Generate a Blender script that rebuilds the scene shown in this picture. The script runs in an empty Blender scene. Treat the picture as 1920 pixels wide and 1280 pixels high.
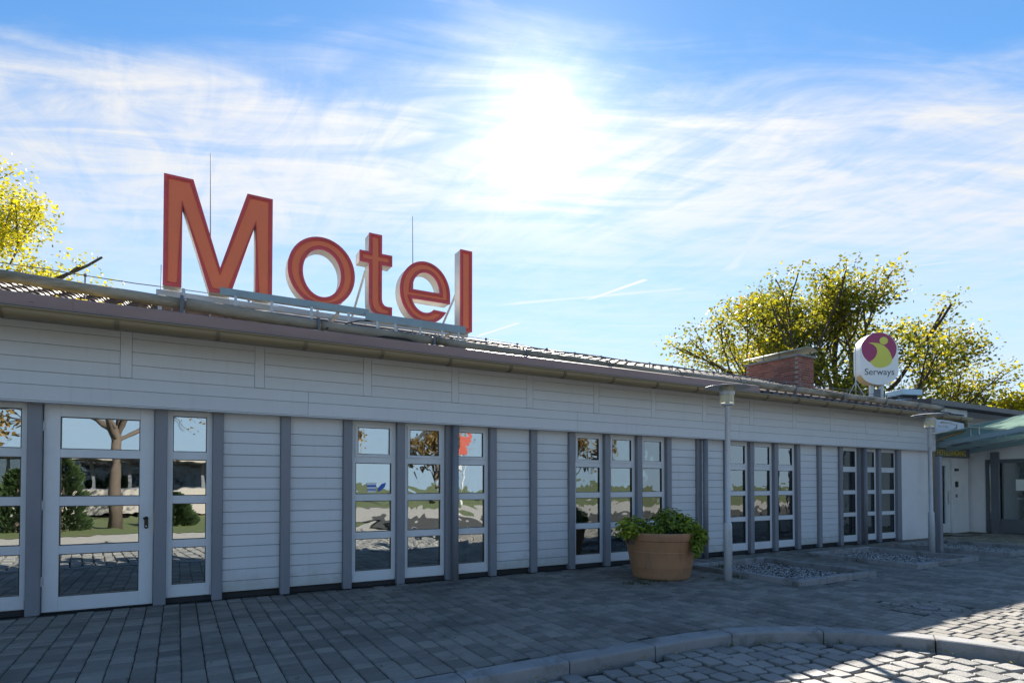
import bpy, bmesh, math, random
from mathutils import Vector, Matrix
from mathutils.geometry import tessellate_polygon

random.seed(7)
scene = bpy.context.scene
COL = scene.collection
R = math.radians

# ------------------------------------------------------------------ camera
cam_data = bpy.data.cameras.new('camera')
cam = bpy.data.objects.new('camera', cam_data)
COL.objects.link(cam)
cam_data.sensor_width = 36.0
cam_data.lens = 20.625
cam_data.shift_y = 0.1286
cam_data.clip_start = 0.05
cam_data.clip_end = 2000
CAM_YAW = 29.68
cam.location = (0.0, -8.6, 1.5)
cam.rotation_euler = (R(90 + 1.1), 0, -R(CAM_YAW))
scene.camera = cam

# ------------------------------------------------------------------ light
SUN_AZ, SUN_EL = 32.8, 32.4
SUN_DIR = Vector((math.sin(R(SUN_AZ)) * math.cos(R(SUN_EL)), math.cos(R(SUN_AZ)) * math.cos(R(SUN_EL)), math.sin(R(SUN_EL))))
sun_data = bpy.data.lights.new('sun', 'SUN')
sun_data.energy = 5.0
sun_data.angle = R(0.55)
sun_data.color = (1.0, 0.93, 0.82)
sun = bpy.data.objects.new('sun', sun_data)
COL.objects.link(sun)
sun.location = SUN_DIR * 60
sun.rotation_euler = SUN_DIR.to_track_quat('Z', 'Y').to_euler()

scene.view_settings.view_transform = 'Standard'
scene.view_settings.look = 'None'
scene.view_settings.exposure = 1.56
scene.view_settings.gamma = 1.0
scene.view_settings.use_curve_mapping = False

world = bpy.data.worlds.new('World')
scene.world = world
world.use_nodes = True


class Nodes:
    """tiny expression builder on a node tree"""
    def __init__(s, tree):
        s.t = tree
        s.n = tree.nodes
        s.l = tree.links

    def new(s, typ, **kw):
        nd = s.n.new(typ)
        for k, v in kw.items():
            setattr(nd, k, v)
        return nd

    def put(s, sock, v):
        if hasattr(v, 'is_output'):
            s.l.new(v, sock)
        elif v is not None:
            sock.default_value = v

    def m(s, op, a, b=None, c=None, clamp=False):
        nd = s.new('ShaderNodeMath', operation=op, use_clamp=clamp)
        s.put(nd.inputs[0], a)
        if b is not None:
            s.put(nd.inputs[1], b)
        if c is not None:
            s.put(nd.inputs[2], c)
        return nd.outputs[0]

    def vm(s, op, a, b=None):
        nd = s.new('ShaderNodeVectorMath', operation=op)
        s.put(nd.inputs[0], a)
        if b is not None:
            s.put(nd.inputs[1], b)
        return nd.outputs['Value'] if op in ('DOT_PRODUCT', 'LENGTH', 'DISTANCE') else nd.outputs[0]

    def step(s, v, lo, hi, a=0.0, b=1.0):
        nd = s.new('ShaderNodeMapRange', interpolation_type='SMOOTHSTEP')
        s.put(nd.inputs[0], v)
        for i, q in enumerate((lo, hi, a, b)):
            s.put(nd.inputs[i + 1], q)
        return nd.outputs[0]

    def noise(s, vec, scale, detail=4, rough=0.55, dist=0.0):
        nd = s.new('ShaderNodeTexNoise')
        s.put(nd.inputs['Vector'], vec)
        nd.inputs['Scale'].default_value = scale
        nd.inputs['Detail'].default_value = detail
        nd.inputs['Roughness'].default_value = rough
        nd.inputs['Distortion'].default_value = dist
        return nd.outputs[0]

    def xyz(s, x, y, z):
        nd = s.new('ShaderNodeCombineXYZ')
        for i, q in enumerate((x, y, z)):
            s.put(nd.inputs[i], q)
        return nd.outputs[0]

    def mix(s, fac, a, b, blend='MIX'):
        nd = s.new('ShaderNodeMix', data_type='RGBA', blend_type=blend)
        s.put(nd.inputs[0], fac)
        for sock, v in ((nd.inputs[6], a), (nd.inputs[7], b)):
            s.put(sock, (*v, 1) if isinstance(v, tuple) and len(v) == 3 else v)
        return nd.outputs[2]


# ---- the sky: Nishita, thin cirrus sheet on a flat layer overhead, sun seen through it
def build_sky():
    N = Nodes(world.node_tree)
    N.n.clear()
    sky = N.new('ShaderNodeTexSky', sky_type='NISHITA')
    sky.sun_disc = False
    sky.sun_elevation = R(SUN_EL)
    sky.sun_rotation = R(SUN_AZ)
    sky.altitude = 500
    sky.air_density = 1.0
    sky.dust_density = 0.0
    sky.ozone_density = 2.2
    d = N.new('ShaderNodeTexCoord').outputs['Generated']
    sep = N.new('ShaderNodeSeparateXYZ')
    N.put(sep.inputs[0], d)
    x, y, z = sep.outputs
    zz = N.m('MAXIMUM', z, 0.04)
    px = N.m('DIVIDE', x, zz)
    py = N.m('DIVIDE', y, zz)
    u = N.m('ADD', N.m('MULTIPLY', px, 0.90), N.m('MULTIPLY', py, -0.437))
    w = N.m('ADD', N.m('MULTIPLY', px, 0.437), N.m('MULTIPLY', py, 0.90))
    soft = N.noise(N.xyz(N.m('MULTIPLY', u, 0.55), N.m('MULTIPLY', w, 1.3), 3.1), 1.6, 5, 0.6, 0.6)
    fib = N.noise(N.xyz(N.m('MULTIPLY', u, 0.6), N.m('MULTIPLY', w, 2.3), 7.7), 2.4, 9, 0.62, 0.8)
    fine = N.noise(N.xyz(N.m('ADD', N.m('MULTIPLY', u, 1.9), w), N.m('MULTIPLY', w, 0.8), 1.2), 2.6, 9, 0.66, 0.9)
    ww = N.m('ADD', w, N.m('MULTIPLY', N.m('SUBTRACT', soft, 0.5), 0.55))
    ww = N.m('ADD', ww, N.m('MULTIPLY', N.m('SUBTRACT', fib, 0.5), 0.35))
    band = N.m('MULTIPLY', N.step(ww, 1.16, 1.62), N.step(ww, 1.7, 3.0, 1.0, 0.36))
    tex = N.m('ADD', 0.34, N.m('MULTIPLY', N.step(N.m('ADD', N.m('MULTIPLY', fib, 0.6), N.m('MULTIPLY', fine, 0.4)), 0.34, 0.64), 0.62))
    sheet = N.m('MULTIPLY', band, tex)
    wisps = N.m('MULTIPLY', N.step(N.m('ADD', N.m('MULTIPLY', fib, 0.55), N.m('MULTIPLY', soft, 0.45)), 0.50, 0.72), 0.55)
    mask = N.m('MAXIMUM', sheet, wisps)
    # contrails: straight strokes on the cirrus layer

    def trail(a, b, wid, amt):
        ax, ay = a
        dx, dy = b[0] - ax, b[1] - ay
        L = math.hypot(dx, dy)
        dx, dy = dx / L, dy / L
        rx = N.m('SUBTRACT', px, ax)
        ry = N.m('SUBTRACT', py, ay)
        t = N.m('ADD', N.m('MULTIPLY', rx, dx), N.m('MULTIPLY', ry, dy))
        q = N.m('ABSOLUTE', N.m('ADD', N.m('MULTIPLY', rx, -dy), N.m('MULTIPLY', ry, dx)))
        prof = N.step(N.m('ADD', q, N.m('MULTIPLY', N.m('SUBTRACT', fine, 0.5), wid * 1.1)), 0.0, wid, 1.0, 0.0)
        ends = N.m('MULTIPLY', N.step(t, 0.0, L * 0.3), N.step(t, L * 0.94, L, 1.0, 0.0))
        return N.m('MULTIPLY', N.m('MULTIPLY', prof, ends), amt)
    for a, b, wid, amt in [((1.91, 2.61), (1.98, 2.13), 0.032, 0.9), ((1.73, 3.63), (1.83, 3.10), 0.035, 0.9),
                           ((1.40, 3.01), (2.27, 2.12), 0.05, 0.6), ((0.20, 2.37), (0.95, 1.70), 0.08, 0.6),
                           ((1.98, 1.45), (2.07, 0.85), 0.08, 0.5), ((2.32, 2.0), (1.87, 1.32), 0.09, 0.6),
                           ((2.83, 1.52), (3.02, 1.29), 0.02, 0.6), ((2.75, 1.30), (3.5, 0.98), 0.05, 0.4)]:
        mask = N.m('MAXIMUM', mask, trail(a, b, wid, amt))
    # low haze whitens the sky towards the horizon
    haze = N.step(z, 0.05, 0.52, 0.95, 0.0)
    mask = N.m('MULTIPLY', mask, N.step(z, -0.02, 0.03))
    # forward scattering of the sun in the thin cloud
    cs = N.vm('DOT_PRODUCT', d, tuple(SUN_DIR))
    ang = N.m('ARCCOSINE', N.m('MINIMUM', cs, 0.999999))
    wide = N.m('EXPONENT', N.m('MULTIPLY', ang, -1 / 0.26))
    core = N.m('ADD', N.m('EXPONENT', N.m('MULTIPLY', ang, -1 / 0.055)), N.m('MULTIPLY', N.m('EXPONENT', N.m('MULTIPLY', ang, -1 / 0.20)), 0.29))
    disc = N.step(ang, 0.0, 0.06, 1.0, 0.0)
    bright = N.m('ADD', SKY_CLOUD, N.m('MULTIPLY', wide, SKY_WIDE))
    cloud = N.mix(1.0, (1.0, 0.985, 0.96), N.xyz(bright, bright, bright), 'MULTIPLY')
    g = N.m('ADD', N.m('MULTIPLY', core, SKY_CORE), N.m('MULTIPLY', disc, SKY_CORE * 1.6))
    tint = N.mix(1.0, N.mix(1.0, sky.outputs[0], (SKY_K, SKY_K, SKY_K), 'MULTIPLY'), SKY_TINT, 'MULTIPLY')
    col = N.mix(haze, tint, (3.1, 4.2, 5.4))
    col = N.mix(mask, col, cloud)
    col = N.mix(1.0, col, N.xyz(g, N.m('MULTIPLY', g, 0.97), N.m('MULTIPLY', g, 0.90)), 'ADD')
    bg = N.new('ShaderNodeBackground')
    N.put(bg.inputs[0], col)
    bg.inputs[1].default_value = 0.069
    out = N.new('ShaderNodeOutputWorld')
    N.l.new(bg.outputs[0], out.inputs[0])


SKY_K, SKY_TINT = 1.0, (0.53, 0.82, 0.96)
SKY_CLOUD, SKY_WIDE, SKY_CORE = 4.5, 1.4, 3.5
build_sky()


# ------------------------------------------------------------------ mesh helpers
class MB:
    def __init__(s):
        s.v, s.f = [], []

    def quad(s, *p):
        i = len(s.v)
        s.v += [tuple(q) for q in p]
        s.f.append(tuple(range(i, i + len(p))))
        return s

    def box(s, x0, x1, y0, y1, z0, z1, b=0.0):
        """box; b > 0 chamfers every edge"""
        if b <= 0:
            i = len(s.v)
            s.v += [(x, y, z) for z in (z0, z1) for y in (y0, y1) for x in (x0, x1)]
            for f in ((0, 2, 3, 1), (4, 5, 7, 6), (0, 1, 5, 4), (2, 6, 7, 3), (0, 4, 6, 2), (1, 3, 7, 5)):
                s.f.append(tuple(i + k for k in f))
            return s
        b = min(b, (x1 - x0) * .45, (y1 - y0) * .45, (z1 - z0) * .45)
        i = len(s.v)
        idx = {}
        X, Y, Z = (x0, x1), (y0, y1), (z0, z1)
        for a in (0, 1):
            for c in (0, 1):
                for e in (0, 1):
                    for ax in range(3):
                        p = [X[a], Y[c], Z[e]]
                        sg = [1 if q == 0 else -1 for q in (a, c, e)]
                        for k in range(3):
                            if k != ax:
                                p[k] += sg[k] * b
                        idx[(a, c, e, ax)] = len(s.v)
                        s.v.append(tuple(p))
        g = lambda a, c, e, ax: idx[(a, c, e, ax)]
        for q in (0, 1):
            F = [g(q, 0, 0, 0), g(q, 1, 0, 0), g(q, 1, 1, 0), g(q, 0, 1, 0)]
            s.f.append(tuple(F if q else F[::-1]))
            F = [g(0, q, 0, 1), g(0, q, 1, 1), g(1, q, 1, 1), g(1, q, 0, 1)]
            s.f.append(tuple(F if q else F[::-1]))
            F = [g(0, 0, q, 2), g(1, 0, q, 2), g(1, 1, q, 2), g(0, 1, q, 2)]
            s.f.append(tuple(F if q else F[::-1]))
        for a in (0, 1):
            for c in (0, 1):
                s.f.append((g(a, c, 0, 0), g(a, c, 0, 1), g(a, c, 1, 1), g(a, c, 1, 0)) if a != c else (g(a, c, 0, 1), g(a, c, 0, 0), g(a, c, 1, 0), g(a, c, 1, 1)))
                s.f.append((g(a, 0, c, 0), g(a, 1, c, 0), g(a, 1, c, 2), g(a, 0, c, 2)) if a == c else (g(a, 0, c, 2), g(a, 1, c, 2), g(a, 1, c, 0), g(a, 0, c, 0)))
                s.f.append((g(0, a, c, 1), g(1, a, c, 1), g(1, a, c, 2), g(0, a, c, 2)) if a != c else (g(0, a, c, 2), g(1, a, c, 2), g(1, a, c, 1), g(0, a, c, 1)))
                for e in (0, 1):
                    t = (g(a, c, e, 0), g(a, c, e, 1), g(a, c, e, 2))
                    s.f.append(t if (a + c + e) % 2 == 1 else t[::-1])
        return s

    def tube(s, pts, rad, n=8, cap=True):
        """swept tube through pts; rad a number or list"""
        pts = [Vector(p) for p in pts]
        if not hasattr(rad, '__len__'):
            rad = [rad] * len(pts)
        rings = []
        ref = None
        for i, p in enumerate(pts):
            t = (pts[min(i + 1, len(pts) - 1)] - pts[max(i - 1, 0)])
            if t.length < 1e-9:
                t = Vector((0, 0, 1))
            t.normalize()
            if ref is None:
                ref = Vector((0, 0, 1)) if abs(t.z) < 0.9 else Vector((1, 0, 0))
            a = (ref - t * ref.dot(t))
            if a.length < 1e-6:
                a = t.orthogonal()
            a.normalize()
            b = t.cross(a)
            ref = a
            base = len(s.v)
            for k in range(n):
                q = 2 * math.pi * k / n
                s.v.append(tuple(p + (a * math.cos(q) + b * math.sin(q)) * rad[i]))
            rings.append(base)
        for i in range(len(rings) - 1):
            for k in range(n):
                s.f.append((rings[i] + k, rings[i] + (k + 1) % n, rings[i + 1] + (k + 1) % n, rings[i + 1] + k))
        if cap:
            s.f.append(tuple(rings[0] + k for k in range(n))[::-1])
            s.f.append(tuple(rings[-1] + k for k in range(n)))
        return s

    def lathe(s, prof, n=32, c=(0, 0, 0), capb=True, capt=True):
        base = len(s.v)
        for r, z in prof:
            for k in range(n):
                q = 2 * math.pi * k / n
                s.v.append((c[0] + r * math.cos(q), c[1] + r * math.sin(q), c[2] + z))
        for i in range(len(prof) - 1):
            for k in range(n):
                a, b = base + i * n, base + (i + 1) * n
                s.f.append((a + k, a + (k + 1) % n, b + (k + 1) % n, b + k))
        if capb:
            s.f.append(tuple(base + k for k in range(n))[::-1])
        if capt:
            a = base + (len(prof) - 1) * n
            s.f.append(tuple(a + k for k in range(n)))
        return s

    def extrude_x(s, prof, x0, x1, closed=True, cap=True):
        """profile [(y,z)] run along x"""
        n = len(prof)
        i = len(s.v)
        for x in (x0, x1):
            s.v += [(x, y, z) for y, z in prof]
        for k in range(n if closed else n - 1):
            s.f.append((i + k, i + n + k, i + n + (k + 1) % n, i + (k + 1) % n))
        if closed and cap:
            s.f.append(tuple(i + k for k in range(n)))
            s.f.append(tuple(i + n + k for k in range(n))[::-1])
        return s

    def poly_prism(s, outer, holes, fn, d0, d1, front=True, back=True, sides=True):
        """flat outline (a,b) with holes, placed by fn(a,b,depth), from depth d0 to d1"""
        loops = [outer] + list(holes)
        flat = [p for lp in loops for p in lp]
        tris = tessellate_polygon([[Vector((p[0], p[1], 0)) for p in lp] for lp in loops])
        i = len(s.v)
        s.v += [tuple(fn(p[0], p[1], d0)) for p in flat]
        j = len(s.v)
        s.v += [tuple(fn(p[0], p[1], d1)) for p in flat]
        for t in tris:
            if front:
                s.f.append(tuple(i + k for k in t))
            if back:
                s.f.append(tuple(j + k for k in t)[::-1])
        if sides:
            o = 0
            for lp in loops:
                n = len(lp)
                for k in range(n):
                    a, b = o + k, o + (k + 1) % n
                    s.f.append((i + a, i + b, j + b, j + a))
                o += n
        return s

    def mesh(s, name, mat, smooth=False, fix=False):
        me = bpy.data.meshes.new(name)
        me.from_pydata(s.v, [], s.f)
        if fix:
            bm = bmesh.new()
            bm.from_mesh(me)
            bmesh.ops.recalc_face_normals(bm, faces=bm.faces)
            bm.to_mesh(me)
            bm.free()
        if smooth:
            me.polygons.foreach_set('use_smooth', [True] * len(me.polygons))
        if mat:
            me.materials.append(mat)
        return me

    def build(s, name, mat, parent=None, smooth=False, fix=False):
        return link(name, s.mesh(name, mat, smooth, fix), parent)


def link(name, me, parent=None, loc=None, rot=None, scale=None):
    o = bpy.data.objects.new(name, me)
    COL.objects.link(o)
    if parent is not None:
        o.parent = parent
    if loc is not None:
        o.location = loc
    if rot is not None:
        o.rotation_euler = rot
    if scale is not None:
        o.scale = scale
    return o


def tag(o, label=None, cat=None, group=None, kind=None):
    for k, v in (('label', label), ('category', cat), ('group', group), ('kind', kind)):
        if v:
            o[k] = v
    return o


def thing(name, loc, label, cat, group=None, rz=0.0):
    o = bpy.data.objects.new(name, None)
    COL.objects.link(o)
    o.location = loc
    o.rotation_euler = (0, 0, rz)
    o.empty_display_size = 0.2
    return tag(o, label, cat, group)


# ------------------------------------------------------------------ materials
def new_mat(name):
    m = bpy.data.materials.new(name)
    m.use_nodes = True
    N = Nodes(m.node_tree)
    return m, N, N.n['Principled BSDF']


def mat(name, col, rough=0.6, var=0.12, scale=6.0, bump=0.0, bscale=40.0, metal=0.0, dirt=None, dscale=1.5, damt=0.4, spec=None, piece=0.0, stretch=(1, 1, 1), drange=(0.45, 0.7)):
    """painted / mineral surface: two scales of noise in colour, relief, optional dirt colour and piece-to-piece variation"""
    m, N, P = new_mat(name)
    pos = N.new('ShaderNodeNewGeometry')
    vec = N.vm('MULTIPLY', pos.outputs['Position'], stretch)
    n1 = N.noise(vec, scale, 6, 0.6)
    f = N.m('ADD', 1 - var, N.m('MULTIPLY', n1, 2 * var))
    if piece:
        ob = N.new('ShaderNodeObjectInfo').outputs['Random']
        rnd = N.m('FRACT', N.m('ADD', ob, pos.outputs['Random Per Island']))
        f = N.m('MULTIPLY', f, N.m('ADD', 1 - piece, N.m('MULTIPLY', rnd, 2 * piece)))
    c = N.mix(1.0, (*col, 1), N.xyz(f, f, f), 'MULTIPLY')
    if dirt:
        n2 = N.noise(vec, dscale, 8, 0.65, 0.4)
        c = N.mix(N.m('MULTIPLY', N.step(n2, drange[0], drange[1]), damt), c, (*dirt, 1))
    N.put(P.inputs['Base Color'], c)
    P.inputs['Metallic'].default_value = metal
    N.put(P.inputs['Roughness'], N.m('ADD', rough - 0.06, N.m('MULTIPLY', n1, 0.12), clamp=True))
    if spec is not None:
        P.inputs['Specular IOR Level'].default_value = spec
    if bump:
        bn = N.new('ShaderNodeBump')
        bn.inputs['Strength'].default_value = bump
        bn.inputs['Distance'].default_value = 0.01
        N.put(bn.inputs['Height'], N.noise(vec, bscale, 5, 0.6))
        N.put(P.inputs['Normal'], bn.outputs[0])
    return m


def leaf_mat(name, cols, trans=0.5, rough=0.5, mult=(1.25, 1.15, 0.6)):
    m, N, P = new_mat(name)
    pos = N.new('ShaderNodeNewGeometry')
    rnd = pos.outputs['Random Per Island']
    big = N.noise(pos.outputs['Position'], 0.55, 3, 0.5)
    ramp = N.new('ShaderNodeValToRGB')
    el = ramp.color_ramp.elements
    while len(el) < len(cols):
        el.new(0.5)
    for i, (p, c) in enumerate(cols):
        el[i].position = p
        el[i].color = (*c, 1)
    N.put(ramp.inputs[0], N.m('ADD', N.m('MULTIPLY', rnd, 0.6), N.m('MULTIPLY', N.step(big, 0.3, 0.7), 0.4)))
    N.put(P.inputs['Base Color'], ramp.outputs[0])
    P.inputs['Roughness'].default_value = rough
    tr = N.new('ShaderNodeBsdfTranslucent')
    N.put(tr.inputs[0], N.mix(1.0, ramp.outputs[0], mult, 'MULTIPLY'))
    mx = N.new('ShaderNodeMixShader')
    mx.inputs[0].default_value = trans
    N.l.new(P.outputs[0], mx.inputs[1])
    N.l.new(tr.outputs[0], mx.inputs[2])
    N.l.new(mx.outputs[0], N.n['Material Output'].inputs[0])
    return m


def glass_mat(name, wav=0.0, wscale=2.0, base=0.30, rough=0.0, tint=(0.55, 0.6, 0.6)):
    """window pane: Fresnel reflection over a tinted see-through pane, with the waviness of the sheet"""
    m, N, P = new_mat(name)
    N.n.remove(P)
    geo = N.new('ShaderNodeNewGeometry')
    ob = N.new('ShaderNodeObjectInfo').outputs['Random']
    vec = N.vm('ADD', geo.outputs['Position'], N.xyz(N.m('MULTIPLY', ob, 37.0), N.m('MULTIPLY', ob, 11.0), N.m('MULTIPLY', ob, 23.0)))
    bn = N.new('ShaderNodeBump')
    bn.inputs['Strength'].default_value = 1.0
    bn.inputs['Distance'].default_value = wav
    N.put(bn.inputs['Height'], N.noise(vec, wscale, 2, 0.5, 0.8))
    fr = N.new('ShaderNodeFresnel')
    fr.inputs[0].default_value = 1.5
    gl = N.new('ShaderNodeBsdfGlossy')
    gl.inputs['Color'].default_value = (0.93, 0.96, 0.96, 1)
    gl.inputs['Roughness'].default_value = rough
    tp = N.new('ShaderNodeBsdfTransparent')
    tp.inputs[0].default_value = (*tint, 1)
    if wav:
        N.put(gl.inputs['Normal'], bn.outputs[0])
    mx = N.new('ShaderNodeMixShader')
    N.put(mx.inputs[0], N.m('ADD', base, N.m('MULTIPLY', fr.outputs[0], 0.9), clamp=True))
    N.l.new(tp.outputs[0], mx.inputs[1])
    N.l.new(gl.outputs[0], mx.inputs[2])
    N.l.new(mx.outputs[0], N.n['Material Output'].inputs[0])
    return m


def paint_mat(name, col, streak):
    """weathered paint: soft blotches, vertical drip streaks, grime in the joints"""
    m, N, P = new_mat(name)
    geo = N.new('ShaderNodeNewGeometry')
    pos = geo.outputs['Position']
    ob = N.new('ShaderNodeObjectInfo').outputs['Random']
    blot = N.noise(N.vm('MULTIPLY', pos, (0.8, 0.8, 1.6)), 1.6, 6, 0.6)
    drip = N.noise(N.vm('MULTIPLY', pos, (14, 14, 0.9)), 1.0, 5, 0.6, 0.3)
    fine = N.noise(pos, 45, 4, 0.6)
    f = N.m('ADD', 0.93, N.m('MULTIPLY', N.m('SUBTRACT', blot, 0.5), 0.16))
    f = N.m('ADD', f, N.m('MULTIPLY', N.m('SUBTRACT', ob, 0.5), 0.05))
    f = N.m('ADD', f, N.m('MULTIPLY', N.m('SUBTRACT', fine, 0.5), 0.05))
    c = N.mix(1.0, (*col, 1), N.xyz(f, f, f), 'MULTIPLY')
    c = N.mix(N.m('MULTIPLY', N.step(drip, 0.52, 0.78), 0.35), c, (*streak, 1))
    sp = N.new('ShaderNodeSeparateXYZ')
    N.put(sp.inputs[0], pos)
    spl = N.step(N.m('ADD', sp.outputs[2], N.m('MULTIPLY', N.noise(pos, 5.0, 6, 0.65), -0.55)), -0.2, 0.1, 0.55, 0.0)
    c = N.mix(spl, c, (*[q * 0.72 for q in streak[:2]], streak[2] * 0.62, 1))
    N.put(P.inputs['Base Color'], c)
    N.put(P.inputs['Roughness'], N.m('ADD', 0.42, N.m('MULTIPLY', blot, 0.25)))
    bn = N.new('ShaderNodeBump')
    bn.inputs['Strength'].default_value = 0.2
    bn.inputs['Distance'].default_value = 0.004
    N.put(bn.inputs['Height'], N.noise(N.vm('MULTIPLY', pos, (3, 3, 40)), 1.5, 4, 0.6))
    N.put(P.inputs['Normal'], bn.outputs[0])
    return m


PAINT = paint_mat('pale_grey_paint', (0.66, 0.685, 0.71), (0.49, 0.50, 0.50))
PAINT_FR = mat('window_frame_paint', (0.66, 0.68, 0.70), 0.45, 0.04, 4.0, 0.08, 50, dirt=(0.42, 0.42, 0.40), dscale=2, damt=0.2)
POST = mat('grey_post_paint', (0.215, 0.225, 0.255), 0.5, 0.08, 4.0, 0.15, 60, dirt=(0.13, 0.13, 0.14), dscale=2, damt=0.35, stretch=(1, 1, 0.3))
SHADE = mat('board_backing', (0.10, 0.10, 0.105), 0.8, 0.2)
DARK = mat('dark_gap', (0.03, 0.03, 0.032), 0.8, 0.2)
GUTTER = mat('brown_gutter_sheet', (0.25, 0.195, 0.11), 0.45, 0.12, 2.5, 0.1, 20, dirt=(0.26, 0.21, 0.13), dscale=1.2, damt=0.5)
FLASH = mat('brown_eave_sheet', (0.31, 0.20, 0.175), 0.5, 0.08, 2.0, 0.1, 15, dirt=(0.20, 0.135, 0.11), dscale=1.0, damt=0.5, stretch=(0.4, 1, 1))
LOG = mat('weathered_log', (0.32, 0.28, 0.22), 0.85, 0.45, 9.0, 0.9, 30, dirt=(0.10, 0.085, 0.04), dscale=3.0, damt=0.9, stretch=(0.35, 1, 1), piece=0.15)
TILE = mat('brown_clay_tile', (0.125, 0.085, 0.07), 0.62, 0.25, 8.0, 0.2, 40, dirt=(0.14, 0.13, 0.09), dscale=2.5, damt=0.5, piece=0.3)
STEEL = mat('galvanised_steel', (0.50, 0.52, 0.53), 0.45, 0.12, 14.0, 0.1, 60, metal=0.35)
STEEL_D = mat('dark_grey_steel', (0.13, 0.14, 0.16), 0.45, 0.1, 6.0)
LAMP_POLE = mat('grey_lamp_pole', (0.50, 0.525, 0.55), 0.42, 0.12, 5.0, 0.1, 50, dirt=(0.22, 0.21, 0.20), dscale=5, damt=0.5, stretch=(1, 1, 0.3))
BEAM = mat('blue_grey_channel', (0.27, 0.36, 0.40), 0.45, 0.1, 3.0, dirt=(0.2, 0.25, 0.26), dscale=3, damt=0.5)
WHITE_SIDE = mat('letter_white_side', (0.60, 0.60, 0.57), 0.5, 0.06, 3.0, dirt=(0.45, 0.42, 0.34), dscale=2.6, damt=0.5)
RED = mat('letter_red_rim', (0.68, 0.075, 0.085), 0.38, 0.1, 5.0, dirt=(0.28, 0.05, 0.04), dscale=6, damt=0.4)
ORANGE = paint_mat('letter_orange_face', (0.95, 0.21, 0.085), (0.86, 0.17, 0.085))
PLASTER = mat('white_plaster', (0.74, 0.72, 0.735), 0.85, 0.05, 3.0, 0.35, 90, dirt=(0.52, 0.51, 0.50), dscale=0.9, damt=0.35)
TERRA = mat('terracotta', (0.40, 0.205, 0.10), 0.65, 0.2, 3.0, 0.25, 30, dirt=(0.25, 0.14, 0.08), dscale=5.0, damt=0.7, stretch=(1, 1, 0.45))
BRICK = mat('red_brick', (0.30, 0.105, 0.075), 0.85, 0.2, 14, 0.5, 60, dirt=(0.17, 0.075, 0.06), dscale=3, damt=0.5, piece=0.28)
MORTAR = mat('mortar', (0.34, 0.31, 0.28), 0.9, 0.15, 12, 0.4, 60)
CONC = mat('concrete', (0.27, 0.27, 0.27), 0.85, 0.15, 7.0, 0.4, 70, dirt=(0.11, 0.105, 0.09), dscale=3.2, damt=0.8, piece=0.14)
PAVER = mat('grey_paver', (0.215, 0.198, 0.172), 0.75, 0.22, 11.0, 0.6, 90, dirt=(0.085, 0.08, 0.07), dscale=0.9, damt=0.7, piece=0.30)
COBBLE = mat('granite_cobble', (0.23, 0.222, 0.205), 0.62, 0.22, 16.0, 0.6, 60, dirt=(0.15, 0.15, 0.14), dscale=2.0, damt=0.5, piece=0.22)
JOINT = mat('sand_joint', (0.035, 0.034, 0.031), 0.95, 0.3, 25.0, 0.4, 80)
ASPHALT = mat('asphalt', (0.32, 0.30, 0.27), 0.85, 0.15, 2.0, 0.4, 60)
GRAVEL = mat('pale_gravel', (0.36, 0.355, 0.35), 0.8, 0.2, 20.0, piece=0.4)
SOIL = mat('soil', (0.05, 0.04, 0.03), 0.95, 0.3, 12, 0.6, 40)
LAWN = mat('lawn', (0.075, 0.10, 0.028), 0.9, 0.35, 3.0, 0.6, 30, dirt=(0.13, 0.11, 0.05), dscale=0.5, damt=0.6)
BLACK = mat('black_plastic', (0.012, 0.012, 0.013), 0.35, 0.1)
BRASS = mat('brass', (0.55, 0.45, 0.12), 0.35, 0.1, 10, metal=0.7)
INSIDE = mat('interior_wall', (0.20, 0.19, 0.175), 0.9, 0.1, 1.0)
INFLOOR = mat('interior_floor', (0.10, 0.085, 0.07), 0.5, 0.15, 2.0)
CURTAIN = mat('interior_curtain', (0.55, 0.54, 0.50), 0.9, 0.1, 4.0)
BARK = mat('bark', (0.085, 0.065, 0.05), 0.9, 0.3, 8.0, 0.8, 25)
GREENGL = leaf_mat('green_canopy_glass', [(0.0, (0.58, 0.70, 0.64)), (1.0, (0.62, 0.74, 0.68))], 0.6, 0.1, (1, 1, 1))
PANE = glass_mat('window_glass', 0.0011, 1.4, 0.44)
PANE_W = glass_mat('wavy_window_glass', 0.0038, 1.9, 0.40)
PANE_D = glass_mat('dim_window_glass', 0.004, 1.9, 0.22)
CLEAR = leaf_mat('lamp_diffuser', [(0.0, (0.66, 0.65, 0.50)), (1.0, (0.70, 0.69, 0.54))], 0.5, 0.3, (1, 1, 1))
YELLOW = mat('yellow_lettering', (0.80, 0.62, 0.04), 0.5, 0.05)
S_WHITE = mat('sign_white', (0.80, 0.80, 0.79), 0.4, 0.03, 3.0)
S_CREAM = mat('sign_cream_edge', (0.66, 0.50, 0.24), 0.5, 0.05)
S_BURG = mat('sign_burgundy', (0.33, 0.035, 0.12), 0.4, 0.04)
S_YEL = mat('sign_yellow', (0.62, 0.60, 0.08), 0.4, 0.04)
S_TEXT = mat('sign_text_grey', (0.10, 0.095, 0.12), 0.45, 0.04)
DECAL_W = mat('decal_white', (0.75, 0.78, 0.82), 0.4, 0.03)
DECAL_B = mat('decal_blue', (0.03, 0.12, 0.50), 0.4, 0.03)
PAPER = mat('paper', (0.75, 0.75, 0.72), 0.7, 0.03)
ACBOX = mat('unit_sheet', (0.45, 0.60, 0.70), 0.4, 0.05, metal=0.2)
REDSIGN = mat('red_sign_box', (0.34, 0.05, 0.03), 0.4, 0.05)
ROOFEDGE = mat('dark_roof_edge', (0.075, 0.072, 0.075), 0.5, 0.1, 3.0)
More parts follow.
